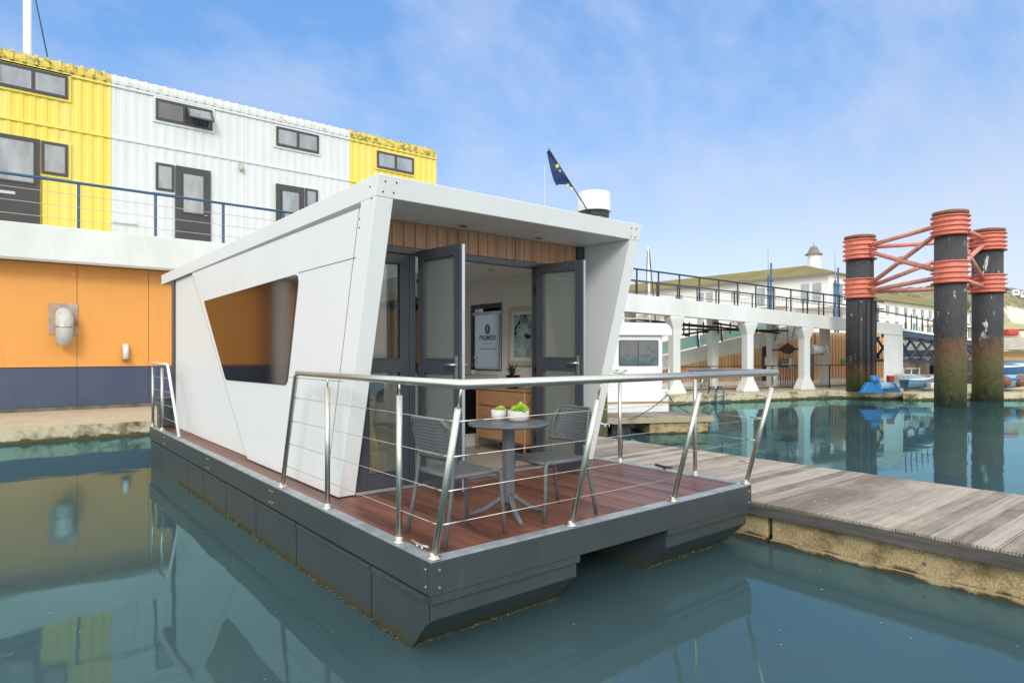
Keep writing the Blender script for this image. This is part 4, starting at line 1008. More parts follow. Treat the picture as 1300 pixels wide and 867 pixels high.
# ramp with teal glass behind
rm = thing('access_ramp', tuple(LP(920,.32,4.)), 'white sloping ramp with teal glass panels behind the columns', 'ramp')
def zpx(px, py, off): return CAM[2]-ld(px,off)*(py-HY)/FOC
O = 4.2
slab(790,1012,zpx(790,482,O),zpx(790,464,O),zpx(1012,430,O),zpx(1012,411,O),O,O+.25,'stringer',whitec,rm,.01)
gp = [800,828,856,887,917,948,978]
def rtop(px): return 464+(411-464)*(px-790)/222
for i in range(len(gp)-1):
    a, b_ = gp[i]+1.2, gp[i+1]-1.2
    vs = [LP(a,zpx(a,rtop(a)-1.5,O),O+.1),LP(b_,zpx(b_,rtop(b_)-1.5,O),O+.1),LP(b_,zpx(b_,rtop(b_)-19+i*1.3,O),O+.1),LP(a,zpx(a,rtop(a)-19+i*1.3,O),O+.1)]
    MB().add(vs,[(0,1,2,3)]).build('glass_panel', grime('teal_panel',(.58,.92,.86),.3) if i == 0 else bpy.data.materials['teal_panel'], rm)
for i, px in enumerate(gp):
    MB().tube([LP(px,zpx(px,rtop(px),O),O+.05), LP(px-2,zpx(px-2,rtop(px)-24,O),O+.05)], .04, 6).build('post', dark, rm)
# timber wall under the walkway: vertical boards, real battens
tw = thing('timber_kiosk', tuple(LP(950,.32,5.)), 'orange brown timber clad kiosk wall under the white walkway', 'kiosk')
OT = 4.7
def tline(px): return 482+(430-482)*(px-790)/222-2
px = 800; bdm = MB()
while px < 1121:
    p2 = px+3.9
    zt0 = zpx(px, tline(px), OT) if px < 1008 else 3.0
    zt1 = zpx(p2-.5, tline(p2-.5), OT) if px < 1008 else 3.0
    a = LP(px,.5,OT); b2 = LP(p2-.9,.5,OT); nrm = nL*.06
    vs = [a, b2, b2+nrm, a+nrm]; vs2 = [Vector((a.x,a.y,zt0)), Vector((b2.x,b2.y,zt1)), Vector((b2.x,b2.y,zt1))+nrm, Vector((a.x,a.y,zt0))+nrm]
    bdm.add(vs+vs2, [(0,1,2,3),(4,5,6,7),(0,1,5,4),(1,2,6,5),(2,3,7,6),(3,0,4,7)]); px = p2
bdm.build('boards', ocl, tw)
slab(798,1121,.32,.52,.32,.52,OT-.02,OT+.2,'base_band',whitec,tw)
slab(798,1008,.32,zpx(798,484,OT),.32,zpx(1008,432,OT),OT+.1,OT+.2,'backing_wall',dark,tw)
slab(1008,1121,.32,3.0,.32,3.0,OT+.1,OT+.2,'backing_wall',dark,tw)
dm = grime('aubergine_door', (.035,.02,.045), .5)
slab(968,976.5,.5,2.5,.5,2.5,OT-.06,OT-.005,'kiosk_door',dm,tw)
slab(970.5,974.5,1.3,1.7,1.3,1.7,OT-.075,OT-.062,'door_notice',offwhite,tw)
slab(960,985,3.4,3.6,3.3,3.5,OT-.3,OT-.2,'cross_rail',dark,tw)
# sign
sg = thing('kiosk_sign', tuple(LP(995,2.0,OT-.1)), 'small navy sign with white lettering on the timber wall', 'sign')
slab(990.5,1001,zpx(990,466,OT),zpx(990,456,OT),zpx(1001,466,OT),zpx(1001,456,OT),OT-.10,OT-.05,'board',grime('sign_navy',(.02,.04,.10),.5),sg)
slab(1001.3,1006,zpx(1001,466.5,OT),zpx(1001,455,OT),zpx(1006,466.5,OT),zpx(1006,455,OT),OT-.10,OT-.05,'side_panel',offwhite,sg)
c_ = LP(995.7,zpx(995,463.3,OT),OT-.13)
textobj('lettering', '705604', .20, c_, dirL, (0,0,1), offwhite, sg, .002, bold=.003)
slab(991.5,1000,zpx(991,458.3,OT),zpx(991,457.4,OT),zpx(1000,458.3,OT),zpx(1000,457.4,OT),OT-.125,OT-.12,'lettering_line',offwhite,sg)
# green exit sign
es = slab(1069,1074,zpx(1069,462,OT),zpx(1069,456,OT),zpx(1074,462,OT),zpx(1074,456,OT),OT-.10,OT-.06,'safety_sign',grime('safety_green',(.03,.35,.22),.5),None)
tag(es,'small green safety sign on the timber wall left of the dark pile','sign')
# black gate, cylinder drum, lamp basket
gd = thing('duct_drum', tuple(LP(1036,2.4,1.)), 'grey cylindrical drum fan mounted beside the column', 'fan')
a = LP(1028,zpx(1028,444,1.),1.); b_ = LP(1045,zpx(1045,444,1.),1.)
MB().tube([a,b_], .24, 20).build('drum', grime('drum_grey',(.35,.36,.35),.5), gd)
MB().tube([b_, b_+(b_-a).normalized()*.02], .18, 20).build('opening', black, gd)
MB().tube([b_-(b_-a).normalized()*.04, b_+(b_-a).normalized()*.012], .27, 20).build('rim', whitec, gd)
MB().tube([a.lerp(b_,.4), a.lerp(b_,.4)+Vector((0,0,.75))], .02, 6).build('hanger', dark, gd)
sp_ = thing('speaker_box', tuple(LP(1030,1.2,.6)), 'tall black cabinet standing against the column under the drum fan', 'cabinet')
slab(1026,1033,zpx(1026,484,.6),zpx(1026,450,.6),zpx(1033,484,.6),zpx(1033,450,.6),.6,1.0,'body',black,sp_)
for k_ in (455,467,480): slab(1026.5,1028,zpx(1026,k_+1,.6),zpx(1026,k_,.6),zpx(1028,k_+1,.6),zpx(1028,k_,.6),.585,.598,'hinge',alu,sp_)
# hanging basket / cable tray on quay
lb = thing('hanging_light_frame', tuple(LP(995,2.8,2.)), 'dark metal frame with hanging basket and cables under the walkway', 'light frame')
MB().tube([LP(981,zpx(981,444.5,2.),2.), LP(1013,zpx(1013,443,2.),2.)], .05, 6).build('bar', dark, lb)
MB().lathe([(.02,-.22),(.22,-.18),(.32,0),(.34,.02),(.2,.15),(.03,.26)], tuple(LP(1000,zpx(1000,443,2.),1.95)), 10).build('basket', grime('dry_basket',(.10,.07,.05),.9,bumpy=.8,fine=60), lb)
MB().tube([LP(1000,zpx(1000,436,2.),1.95), LP(1000,zb_bot(1000)+.2,1.95)], .015, 6).build('hanger', dark, lb)
MB().tube(sagline(LP(992,3.5,2.), LP(984,2.45,2.), -.1), .02, 6).build('cable', dark, lb)
MB().tube(sagline(LP(1010,3.4,2.), LP(1005,2.6,2.), .15), .02, 6).build('cable', dark, lb)
# dark overhead beams
obm = thing('overhead_truss', tuple(LP(880,3.1,2.5)), 'dark steel bars and lights hanging under the white walkway', 'truss')
for (a_, pa, b2, pb) in ((800,405,990,423),(800,409,870,412),(866,418,1000,420),(858,412,905,416),(866,425,900,420),(905,410,960,418)):
    MB().tube([LP(a_,zpx(a_,pa,2.5),2.5), LP(b2,zpx(b2,pb,2.5),2.5)], .045, 6).build('bar', dark, obm)
for px in (868,875,893,912,927,960): MB().tube([LP(px,zpx(px,424,2.6),2.6), LP(px,zpx(px,409,2.6),2.6)], .035, 6).build('hanger', dark, obm)
for (px, py) in ((872,425),(895,421),(938,417)): slab(px-3,px+4,zpx(px,py+2,2.7),zpx(px,py-2,2.7),zpx(px+4,py+2,2.7),zpx(px+4,py-2,2.7),2.7,2.9,'light_fitting',dark,obm)
# quay railing
qr = thing('quay_railing', tuple(LP(960,.32,.8)), 'dark railing with bars along the quay edge in front of the timber kiosk', 'railing')
for px in pxsteps(856,1074,.8,1.75): MB().tube([LP(px,.32,.8), LP(px,1.35,.8)], .032, 6).build('post', dark, qr)
for (a_, b2) in ((855,1013),(1030,1073)): 
    for z_ in (1.35,.42): MB().tube([LP(a_,z_,.8), LP(b2,z_,.8)], .026, 6).build('rail', dark, qr)
for px in pxsteps(988,1013,.8,.13): MB().tube([LP(px,.42,.8), LP(px,1.35,.8)], .012, 5).build('bar', dark, qr)
qy = LP(914,.32,-.9)
ql = thing('quay_ladder', tuple(qy), 'blue hooped boarding ladder at the edge of the far quay', 'ladder')
for o_ in (0,.35):
    b0 = LP(909,0,-.82)+dirL*o_*1.1; MB().tube([b0+Vector((0,0,-.3)), b0+Vector((0,0,.42)), b0+nL*.12+Vector((0,0,.60)), b0+nL*.32+Vector((0,0,.60)), b0+nL*.42+Vector((0,0,.34))], .028, 8).build('stile', bluesteel, ql)
for z_ in (.02,.25): MB().tube([LP(909,z_,-.82), LP(909,z_,-.82)+dirL*.385], .02, 6).build('rung', bluesteel, ql)
# small mast behind walkway
mg = grime('mast_grey',(.42,.42,.42),.5)
m2 = thing('yacht_mast', tuple(LP(825,.3,20)), 'slim pale yacht mast with stays rising behind the white walkway', 'mast')
MB().tube([at(826,470,50), at(823,313,50)], .09, 8, .07).build('mast', offwhite, m2)
MB().tube([at(824,316,50), at(838,470,50)], .05, 5).build('stay', rope, m2)
MB().tube([at(822,318,50), at(816,470,50)], .03, 5).build('stay', rope, m2)

# ================================================================== MOORING DOLPHIN
dol = thing('mooring_dolphin', tuple(Vector((*G(1190,25),0))), 'three tall dark piles joined by coral red collars and tubular bracing', 'mooring dolphin')
PL = {}
def pile(key, px, d, r, ytop, cols, mat, zbase):
    c_ = Vector((*G(px,d),0)); z1 = CAM[2]+d*(HY-ytop)/FOC
    p_ = MB().lathe([(r,zbase),(r,z1-.02)], tuple(c_), 36).build('pile', mat, dol)
    MB().lathe([(r*1.02,z1-.14),(r*1.14,z1-.10),(r*1.14,z1-.02),(r*.9,z1+.01),(.05,z1+.03)], tuple(c_), 28).build('rusty_cap', rust, p_)
    mids = []
    for (ya, yb) in cols:
        za = CAM[2]+d*(HY-ya)/FOC; zb_ = CAM[2]+d*(HY-yb)/FOC; n_ = 5; pr = [(r*1.0,zb_)]
        for k_ in range(n_):
            z_ = zb_+(za-zb_)*k_/(n_-1); pr += [(r*1.05,z_-.022),(r*1.24,z_-.02),(r*1.24,z_+.012),(r*1.05,z_+.014)]
        pr = sorted(pr, key=lambda q_: q_[1]); MB().lathe(pr, tuple(c_), 36, False).build('collar', coral, p_)
        mids.append((za, zb_))
    for k_ in range(3):
        a = random.uniform(0,6.28)
    PL[key] = (c_, r, mids)
pile('A', 1091.5, 26.6, .52, 300, [(306,330),(355,379)], pileh, .3)
pile('B', 1206.5, 22.6, .49, 269, [(276,300),(333,360)], pilemat, -1.)
pile('C', 1253.5, 25.3, .52, 292, [(298,319),(350,372)], pilemat, -1.)
# steel channels on pile A
cA = PL['A'][0]
for a in (-2.7,-2.2,-1.7,-1.15):
    p_ = cA+Vector((math.cos(a),math.sin(a),0))*.555
    MB().tube([Vector((p_.x,p_.y,.3)), Vector((p_.x,p_.y,4.05))], .075, 4).build('channel', pileh, dol)
def brace(a, b_, za, zb_, r=.085):
    ca, ra, _ = PL[a]; cb, rb_, _ = PL[b_]; u_ = (cb-ca).normalized()
    MB().tube([ca+u_*ra*1.05+Vector((0,0,za)), cb-u_*rb_*1.05+Vector((0,0,zb_))], r, 12).build('brace', coralp, dol)
for (a, b_) in (('A','B'),('B','C'),('A','C')):
    ma, mb = PL[a][2], PL[b_][2]
    U_a = sum(ma[0])/2; L_a = sum(ma[1])/2; U_b = sum(mb[0])/2; L_b = sum(mb[1])/2
    brace(a, b_, U_a+.12, U_b+.12); brace(a, b_, L_a-.12, L_b-.12); brace(a, b_, U_a-.15, L_b+.15); brace(a, b_, L_a+.15, U_b-.15)
    ca, cb = PL[a][0], PL[b_][0]; mid = ca.lerp(cb,.5); u_ = (cb-ca).normalized(); zc = (U_a+L_a+U_b+L_b)/4
    if a+b_ != 'AC': MB((mid,u_,Vector((-u_.y,u_.x,0)))).box(-.28,.28,-.015,.015,zc-.16,zc+.16).build('gusset_plate', coralp, dol)

# ================================================================== BLUE TRUSS BRIDGE AND THINGS UNDER IT
bg = thing('truss_bridge', tuple(Vector((*G(1200,34),2.8))), 'dark blue lattice truss footbridge continuing from the walkway', 'bridge')
def BP(px, py):   # bridge line runs away to the right
    d = 30.4+ (px-1146)*.065 if px > 1146 else 31.6; return at(px, py, d)
def bbar(pa, ya, pb, yb, r, name, mat): MB().tube([BP(pa,ya), BP(pb,yb)], r, 6).build(name, mat, bg)
def strip(pa, ya0, ya1, pb, yb0, yb1, name, mat, th=1.8):
    f = Vector((FX,FY,0)); vs = [BP(pa,ya0),BP(pa,ya1),BP(pb,yb0),BP(pb,yb1)]; vs += [v_+f*th for v_ in vs]
    MB().add(vs,[(0,1,3,2),(4,6,7,5),(0,2,6,4),(1,5,7,3),(0,4,5,1),(2,3,7,6)]).build(name, mat, bg)
tbl = grime('truss_blue', (.015,.055,.11), .5, amt=.5)
strip(1147,417,420,1262,434,437,'deck_edge',whitec)
strip(1147,421,427,1262,438.5,443,'upper_chord',tbl)
strip(1100,455,459,1250,459,463,'lower_chord',tbl,.3)
px = 1098
while px < 1244:
    s0 = 428+(px-1147)*.14; s1 = 428+(px+18-1147)*.14
    bbar(px,s0 if px>1140 else 428,px+18,456+(px-1147)*.035,.06,'diagonal',tbl); bbar(px+18,s1 if px>1125 else 428,px,456+(px-1147)*.035,.06,'diagonal',tbl); px += 14
for k_, px in enumerate(range(1150,1262,7)):
    yb_ = 417+(px-1147)*.148; bbar(px,yb_,px,yb_-20+(px-1147)*.05,.03,'railing_post',dark)
bbar(1109,393,1262,423,.035,'railing_top',dark)
# terrace and underpass to the right
ug = thing('quayside_undercroft', tuple(Vector((*G(1250,40),.3))), 'pale concrete terrace with a shadowed undercroft behind the piles', 'building')
f = Vector((FX,FY,0)); r_ = Vector((RX,RY,0))
def fbox(p0, p1, ya, yb, d, depth, name, mat, par, bev=0.):    # box facing the camera side, spanning px p0..p1 at depth d
    a = at(p0,ya,d); b_ = at(p1,yb,d); z1 = a.z; z0 = b_.z; b2 = Vector((b_.x,b_.y,0)); a2 = Vector((a.x,a.y,0))
    vs = [(a2.x,a2.y,z0),(b2.x,b2.y,z0),(b2.x,b2.y,z1),(a2.x,a2.y,z1)]; vs = [Vector(v_) for v_ in vs]; vs += [v_+f*depth for v_ in vs]
    return MB().add(vs,[(0,1,2,3),(7,6,5,4),(0,4,5,1),(1,5,6,2),(2,6,7,3),(3,7,4,0)]).build(name, mat, par, bev)
terr = grime('terrace_concrete', (.50,.46,.40), .85, dirt=(.3,.28,.24), amt=.6, scale=2)
buff = grime('buff_wall', (.34,.28,.18), .9, amt=.5)
fbox(1225,1420,428.5,444,38,6,'parapet',terr,ug)
fbox(1225,1420,446,457,39,1.5,'beam',grime('tan_beam',(.62,.45,.26),.8),ug)
fbox(1100,1420,454,491,48,2,'back_wall',buff,ug)
fbox(1100,1262,443,453.5,47,.5,'dark_beam',dark,ug)
for px in (1150,1176,1196,1232,1275): fbox(px,px+4,455,491,46.8,.5,'pillar',grime('pillar_%d'%px,(.30,.27,.2),.9),ug)
for (px, w_) in ((1181,8),(1206,7),(1296,9)): fbox(px,px+w_,464,491,47.7,.2,'doorway',black,ug)
# marquees
def marquee(p0, p1, ye, yr, d, mat, lab):
    t = thing('marquee', tuple(at((p0+p1)/2,440,d)), lab, 'marquee', 'canvas marquees on the terrace')
    a = at(p0,ye,d); b_ = at(p1,ye,d); m_ = (a+b_)/2; m_.z = at(p0,yr,d).z; m_ += f*2.; a3 = a+f*4; b3 = b_+f*4
    MB().add([a,b_,b3,a3,m_],[(0,1,4),(1,2,4),(2,3,4),(3,0,4),(0,3,2,1)]).build('canopy', mat, t)
    for p_ in (a,b_,a3,b3): 
        q_ = p_.copy(); q_.z = at(p0,440,d).z; MB().tube([q_,p_], .05, 6).build('leg', alu, t)
marquee(1213,1245,412,405,45,mustard,'small mustard canvas marquee between the two front piles')
marquee(1266,1350,418,407,44,canvas,'wide olive canvas marquee at the right edge behind the piles')
rc = MB(); p = at(1289,423,40); rc.lathe([(.02,-.25),(.22,-.22),(.27,0),(.22,.22),(.02,.25)], (0,0,0), 14)
o = fbox(1281,1295,417.5,426,40,.8,'raft_canister',redp,None,.12); tag(o,'red container on the terrace parapet at right','container')
# terrace railing / people-like clutter: crates & posts
for i, px in enumerate((1222,1229,1236,1241)):
    o = fbox(px,px+3.2,419+(i%2)*2,429,41,.5,'bar_stool',[palebluep,offwhite,bluepaint,offwhite][i],None,.05)
    bpy.data.objects.remove(o)
tr = thing('terrace_railing', tuple(at(1235,428,39)), 'thin railing on the terrace beyond the truss bridge between the piles', 'railing')
for px in range(1226,1246,4): MB().tube([at(px,429,38.6), at(px,416,38.6)], .03, 6).build('post', dark, tr)
MB().tube([at(1225,416,38.6), at(1247,416,38.6)], .03, 6).build('top_rail', dark, tr)
# quayside clutter
rk = thing('steel_rack', tuple(at(1157,492,29)), 'pale metal rack with shelves standing on the quay behind the walkway pier', 'rack')
for (pa,pb) in ((1147,1147),(1157,1157),(1167,1167)): MB().tube([at(pa,489,29), at(pb,467,29)], .03, 6).build('upright', alu, rk)
for y_ in (468,477,486): MB().tube([at(1147,y_,29), at(1167,y_,29)], .028, 6).build('shelf_bar', alu, rk)
fbox(1147,1166,475.5,477,28.95,.6,'shelf', offwhite, rk)
o = fbox(1160,1166,478,486,29.1,.35,'gas_cylinder',alu,None,.1); tag(o,'short silver cylinder inside the steel rack','cylinder')
o = fbox(1223,1237,474,487,28.8,.9,'wheelie_bin',dark,None,.06); tag(o,'dark grey bin on the quay between the two front piles','bin')
fbox(1222.5,1237.5,471.5,474,28.75,1.,'lid',offwhite,o,.03) if False else None
o = fbox(1182,1189,486,492.5,27.3,.3,'electric_box',offwhite,None,.02); tag(o,'small white service box on the quay left of the front pile','service box')
o = fbox(1184,1190,477,485,29,.3,'blue_drum',palebluep,None,.05); tag(o,'light blue drum on the quay left of the front pile','drum')
def dinghy(px, d, L_, mat, rail_m, lab, z=.55):
    c_ = Vector((*G(px,d),z)); t = thing('dinghy', tuple(c_), lab, 'dinghy', 'small boats ashore behind the piles')
    vs = []; n_ = 12
    for i in range(n_+1):
        s = i/n_; w_ = .55*math.sin(math.pi*min(1,.18+.82*s))**.6*(1 if s < .98 else .1); 
        for (k_, zz) in ((-1,.42),(-.75,.1),(0,0),(.75,.1),(1,.42)): vs.append(c_+r_*(s-.5)*L_+f*w_*k_+Vector((0,0,zz+.12*s*s)))
    MB().add(vs,[(i*5+j,(i+1)*5+j,(i+1)*5+j+1,i*5+j+1) for i in range(n_) for j in range(4)],True).build('hull', mat, t)
    MB().tube([c_+r_*(i/n_-.5)*L_-f*.55*math.sin(math.pi*min(1,.18+.82*i/n_))**.6+Vector((0,0,.43+.12*(i/n_)**2)) for i in range(n_+1)], .05, 6).build('gunwale', rail_m, t)
    vs = []
    for i in range(n_+1):
        s = i/n_; w_ = .5*math.sin(math.pi*min(1,.18+.82*s))**.6
        for k_ in range(5): a = k_/4*math.pi; vs.append(c_+r_*(s-.5)*L_*.96-f*w_*math.cos(a)+Vector((0,0,.43+.18*math.sin(a)*math.sin(math.pi*s))))
    MB().add(vs,[(i*5+j,(i+1)*5+j,(i+1)*5+j+1,i*5+j+1) for i in range(n_) for j in range(4)],True).build('cover', mat, t)
dinghy(1165, 28.2, 1.25, palebluep, offwhite, 'pale blue and white upturned dinghy just right of the white pier', .30)
dinghy(1282, 27.4, 1.5, palebluep, bluepaint, 'light blue dinghy low on the quay at the right edge', .36)
dinghy(1276, 31, 2.6, bluepaint, offwhite, 'dinghy under a royal blue cover behind the light blue one', .8)
dinghy(1307, 33, 2.6, bluepaint, offwhite, 'dinghy under a blue cover at the far right edge', .9)
for (px, lab) in ((1276,'brown round fender left of the two on the right hand quay'),(1294,'brown round fender right of the two on the right hand quay')):
    c_ = at(px,484,27.0); t = MB().lathe([(.02,-.24),(.17,-.17),(.24,0),(.17,.17),(.02,.24)], tuple(c_), 16).build('round_fender', grime('brown_fender',(.22,.09,.06),.6), label=lab, cat='fender', group='brown fenders on the far quay')
# blue trapezoid roller stand on the quay by pile A
bf = thing('mooring_roller', tuple(at(1119,497,25.6)), 'blue steel mooring roller with pale drum on the quay beside the dark pile', 'mooring roller')
def trap(px, d, w_, h_, th):
    c_ = at(px,0,d); c_.z = .325; FR = (c_, r_, f)
    MB(FR).prism([(-w_,0),(w_,0),(w_*.25,h_),(-w_*.45,h_)], 'y', 0, th).build('end_frame', bluepaint, bf, .02)
trap(1109,25.0,.48,.42,.25); trap(1133,25.5,.40,.40,.25)
MB().tube([at(1115,490,25.2), at(1134,490,25.7)], .15, 16).build('drum', palebluep, bf)
MB().tube([at(1109,490,25.1)+Vector((0,0,.1)), at(1109,490,25.1)+Vector((0,0,.42))], .12, 10).build('bollard', bluepaint, bf)
MB().tube([at(1113,490,25.1)+Vector((0,0,.1)), at(1113,490,25.1)+Vector((0,0,.40))], .10, 10).build('bollard', bluepaint, bf)
o = fbox(1129,1136,477,485,25.9,.22,'red_can',redp,None,.02); tag(o,'red metal can standing on the blue mooring roller','can')

# ================================================================== FAR APARTMENT BLOCKS
def fwin(par, FR, u0, u1, z0, z1, mull=True, mat=farpane):
    MB(FR).box(u0-.12, u1+.12, -.08, -.005, z0-.12, z1+.12).build('window', offwhite, par) if False else None
    o = MB(FR).box(u0, u1, -.05, -.01, z0, z1).build('window', mat, par)
    if mull:
        m_ = MB(FR); m_.box((u0+u1)/2-.05,(u0+u1)/2+.05,-.08,-.052,z0,z1); m_.box(u0,u1,-.08,-.052,z1-.08,z1); m_.box(u0,u1,-.08,-.052,z0,z0+.08); m_.build('window_bars', offwhite, o)
ap = thing('apartment_block', (67.2,28,.3), 'long white apartment block with an ochre lichened roof and a small cupola', 'apartment block')
X0, Y0, Y1 = 67.2, 28., 96.
MB().prism([(X0,Y0),(X0+11,Y0),(X0+11,Y1),(X0,Y1)], 'z', .3, 10.5).build('walls', farwhite, ap)
ov = .6
MB().add([(X0-ov,Y0-ov,10.45),(X0+11.6,Y0-ov,10.45),(X0+11.6,Y1,10.45),(X0-ov,Y1,10.45),(X0+5.5,Y0+5.,12.3),(X0+5.5,Y1-5,12.3)],[(0,1,4),(1,2,5,4),(2,3,5),(3,0,4,5),(0,3,2,1)]).build('roof', olive, ap)
MB().box(X0-ov-.02,X0-ov+.1,Y0-ov,Y1,10.2,10.44).build('gutter', copper, ap)
cx, cy_ = X0+5.5, Y0+4.2
cp = MB().lathe([(.85,11.6),(.85,12.75),(.72,12.8),(.72,13.45),(.8,13.5)], (cx,cy_,0), 8, False).build('cupola', farwhite, ap)
MB().lathe([(1.0,13.45),(.92,13.55),(.66,13.75),(.52,14.05),(.38,14.35),(.15,14.5),(.04,14.55),(.03,14.9)], (cx,cy_,0), 12).build('cupola_dome', copper, cp)
FRL = ((X0,Y0,0),(0,1,0),(1,0,0))
for i, yy in enumerate([x_*1. for x_ in range(4,66,1)]):
    pass
wy = 6.
k_ = 0
while wy < 66:
    dbl = k_ % 2 == 0
    for z_ in (8.0,5.1,2.2):
        if dbl:
            fwin(ap, FRL, wy, wy+.9, z_-.6, z_+1.5, False); fwin(ap, FRL, wy+1.3, wy+2.2, z_-.6, z_+1.5, False)
        else: fwin(ap, FRL, wy+.4, wy+1.5, z_+.2, z_+1.5)
    if dbl and k_ % 4 == 0:
        for z_ in (7.1,):
            m_ = MB(FRL); m_.box(wy-1.5,wy+3.6,-1.2,-.01,z_,z_+.15); m_.build('balcony', farwhite, ap)
            m_ = MB(FRL)
            for t in range(0,12): m_.box(wy-1.5+t*.46,wy-1.46+t*.46,-1.2,-1.16,z_+.15,z_+1.15)
            m_.box(wy-1.5,wy+3.6,-1.21,-1.15,z_+1.15,z_+1.2); m_.build('balcony_railing', grime('far_rail_%d'%k_,(.45,.47,.48),.6), ap)
    wy += 4.1; k_ += 1
# corner loggia
m_ = MB(); m_.box(X0-1.6,X0-.01,Y0-1.4,Y0+3.6,6.75,7.0); m_.box(X0-.01,X0+5,Y0-1.4,Y0-.01,6.75,7.0); m_.box(X0-1.6,X0-.01,Y0-1.4,Y0+3.6,3.6,3.85); m_.build('balcony_slab', farwhite, ap)
m_ = MB()
for t in range(11): m_.box(X0-1.6,X0-1.56,Y0-1.4+t*.5,Y0-1.36+t*.5,7.0,8.0)
m_.box(X0-1.62,X0-1.54,Y0-1.4,Y0+3.6,8.0,8.06); m_.build('balcony_railing', grime('far_rail_c',(.45,.47,.48),.6), ap)
FRS = ((X0,Y0,0),(1,0,0),(0,1,0))
for z_ in (8.0,5.1,2.2):
    for u_ in (1.,2.3,4.6,6.2): fwin(ap, FRS, u_, u_+.95, z_-.6, z_+1.5, False)
fwin(ap, FRL, .8, 1.7, 7.4, 9.5, False); fwin(ap, FRL, 2.1, 3.0, 7.4, 9.5, False)
MB().box(X0-6, X0-.1, Y0+3, Y0+9, .3, 4.6).build('podium', grime('tan_podium',(.50,.35,.18),.8), ap)
a2 = thing('apartment_block', (100,31,.3), 'lower white and brick apartment terrace with an ochre roof behind the coral bracing', 'apartment block')
X0, X1, Y0 = 86.5, 128., 31.
MB().prism([(X0,Y0),(X1,Y0),(X1,Y0+12),(X0,Y0+12)], 'z', 3.6, 8.9).build('upper_walls', farwhite, a2)
MB().prism([(X0,Y0),(X1,Y0),(X1,Y0+12),(X0,Y0+12)], 'z', .3, 3.6).build('brick_walls', brick, a2)
MB().add([(X0-.5,Y0-.7,8.85),(X1,Y0-.7,8.85),(X1,Y0+12.7,8.85),(X0-.5,Y0+12.7,8.85),(X0+3,Y0+6,11.3),(X1-3,Y0+6,11.3)],[(0,1,5,4),(1,2,5),(2,3,4,5),(3,0,4),(0,3,2,1)]).build('roof', olive, a2)
FRS = ((X0,Y0,0),(1,0,0),(0,1,0))
for i in range(15):
    u_ = .8+i*3.2
    if X0+u_+1 > X1: break
    fwin(a2, FRS, u_, u_+1.0, 7.0, 8.3); fwin(a2, FRS, u_, u_+1.0, 4.3, 6.2, False); fwin(a2, FRS, u_, u_+1.3, 1.2, 3.0)
    MB(FRS).box(u_+1.6,u_+2.0,-.12,-.01,.3,3.6).build('brick_pier', offwhite, a2)
    if i % 3 == 1: MB(FRS).box(u_-.4,u_+1.6,-.9,-.01,4.0,5.0).build('teal_balcony', tealb, a2)
# white tall piece beside block 2 (bay with small turret)
a3 = thing('stair_tower', (83,33,.3), 'narrow white corner tower with a pointed cap between the apartment blocks', 'tower')
MB().box(80.,86.,33.,39.,.3,10.2).build('tower_walls', farwhite, a3)
FR3 = ((80.,33.,0),(1,0,0),(0,1,0))
for z_ in (2.,5.,8.):
    for u_ in (.8,3.4): fwin(a3, FR3, u_, u_+1.1, z_, z_+1.5)
MB().box(79.7,86.3,32.7,39.3,10.2,10.5).build('parapet', farwhite, a3)
# blue mast poles by block 1
for (px, lab, ytop, d) in ((977,'pair of blue marina posts with a thin aerial rising behind the walkway railing, left',334,45),(1062,'tall blue marina post with a thin aerial just left of the first collared pile',340,45)):
    t = thing('marina_post', tuple(at(px,470,d)), lab, 'post', 'blue marina posts')
    MB().tube([at(px-1.5,470,d), at(px-1.5,ytop+16,d)], .075, 8).build('post', bluesteel, t)
    MB().tube([at(px+2.0,470,d), at(px+2.0,ytop,d)], .065, 8).build('post', bluesteel, t)
    MB().tube([at(px-1.5,ytop+16,d), at(px-2,ytop-18,d)], .035, 6).build('aerial', grime('aerial_%d'%px,(.4,.42,.45),.6), t)
    for y_ in (ytop+22, ytop+34): MB().tube([at(px-3,y_,d), at(px+4,y_,d)], .09, 6).build('bracket', bluesteel, t)
# houses on the cliff
for i, (px, py, w_, h_) in enumerate(((1277,372,10,7),(1290,368,9,5),(1300,370,8,6),(1150,377,7,4),(1262,374,6,4))):
    d = 262; t = thing('cliff_house', tuple(at(px,py,d)), ['white gabled house on the clifftop right of the far right pile','small house among trees furthest up the cliff','white house on the clifftop at the right edge','small pale house on the cliff above the brick terrace','small pale house peeping out between the right hand pile and cliff edge'][i], 'house', 'houses on the clifftop')
    fbox(px-w_/2,px+w_/2,py,py+h_+2,d,8,'wall',farwhite,t)
    a = at(px-w_/2-.5,py,d); b_ = at(px+w_/2+.5,py,d); up = Vector((0,0,1.3)); c_ = a+f*8; e_ = b_+f*8
    MB().add([a,b_,e_,c_,(a+c_)/2+up,(b_+e_)/2+up],[(0,1,5,4),(2,3,4,5),(0,4,3),(1,2,5),(0,3,2,1)]).build('roof', copper, t)
    fbox(px-1.4,px-.2,py+1.5,py+4,d-.2,.15,'window',panedk,t); fbox(px+1.2,px+2.4,py+1.5,py+4,d-.2,.15,'window',panedk,t)

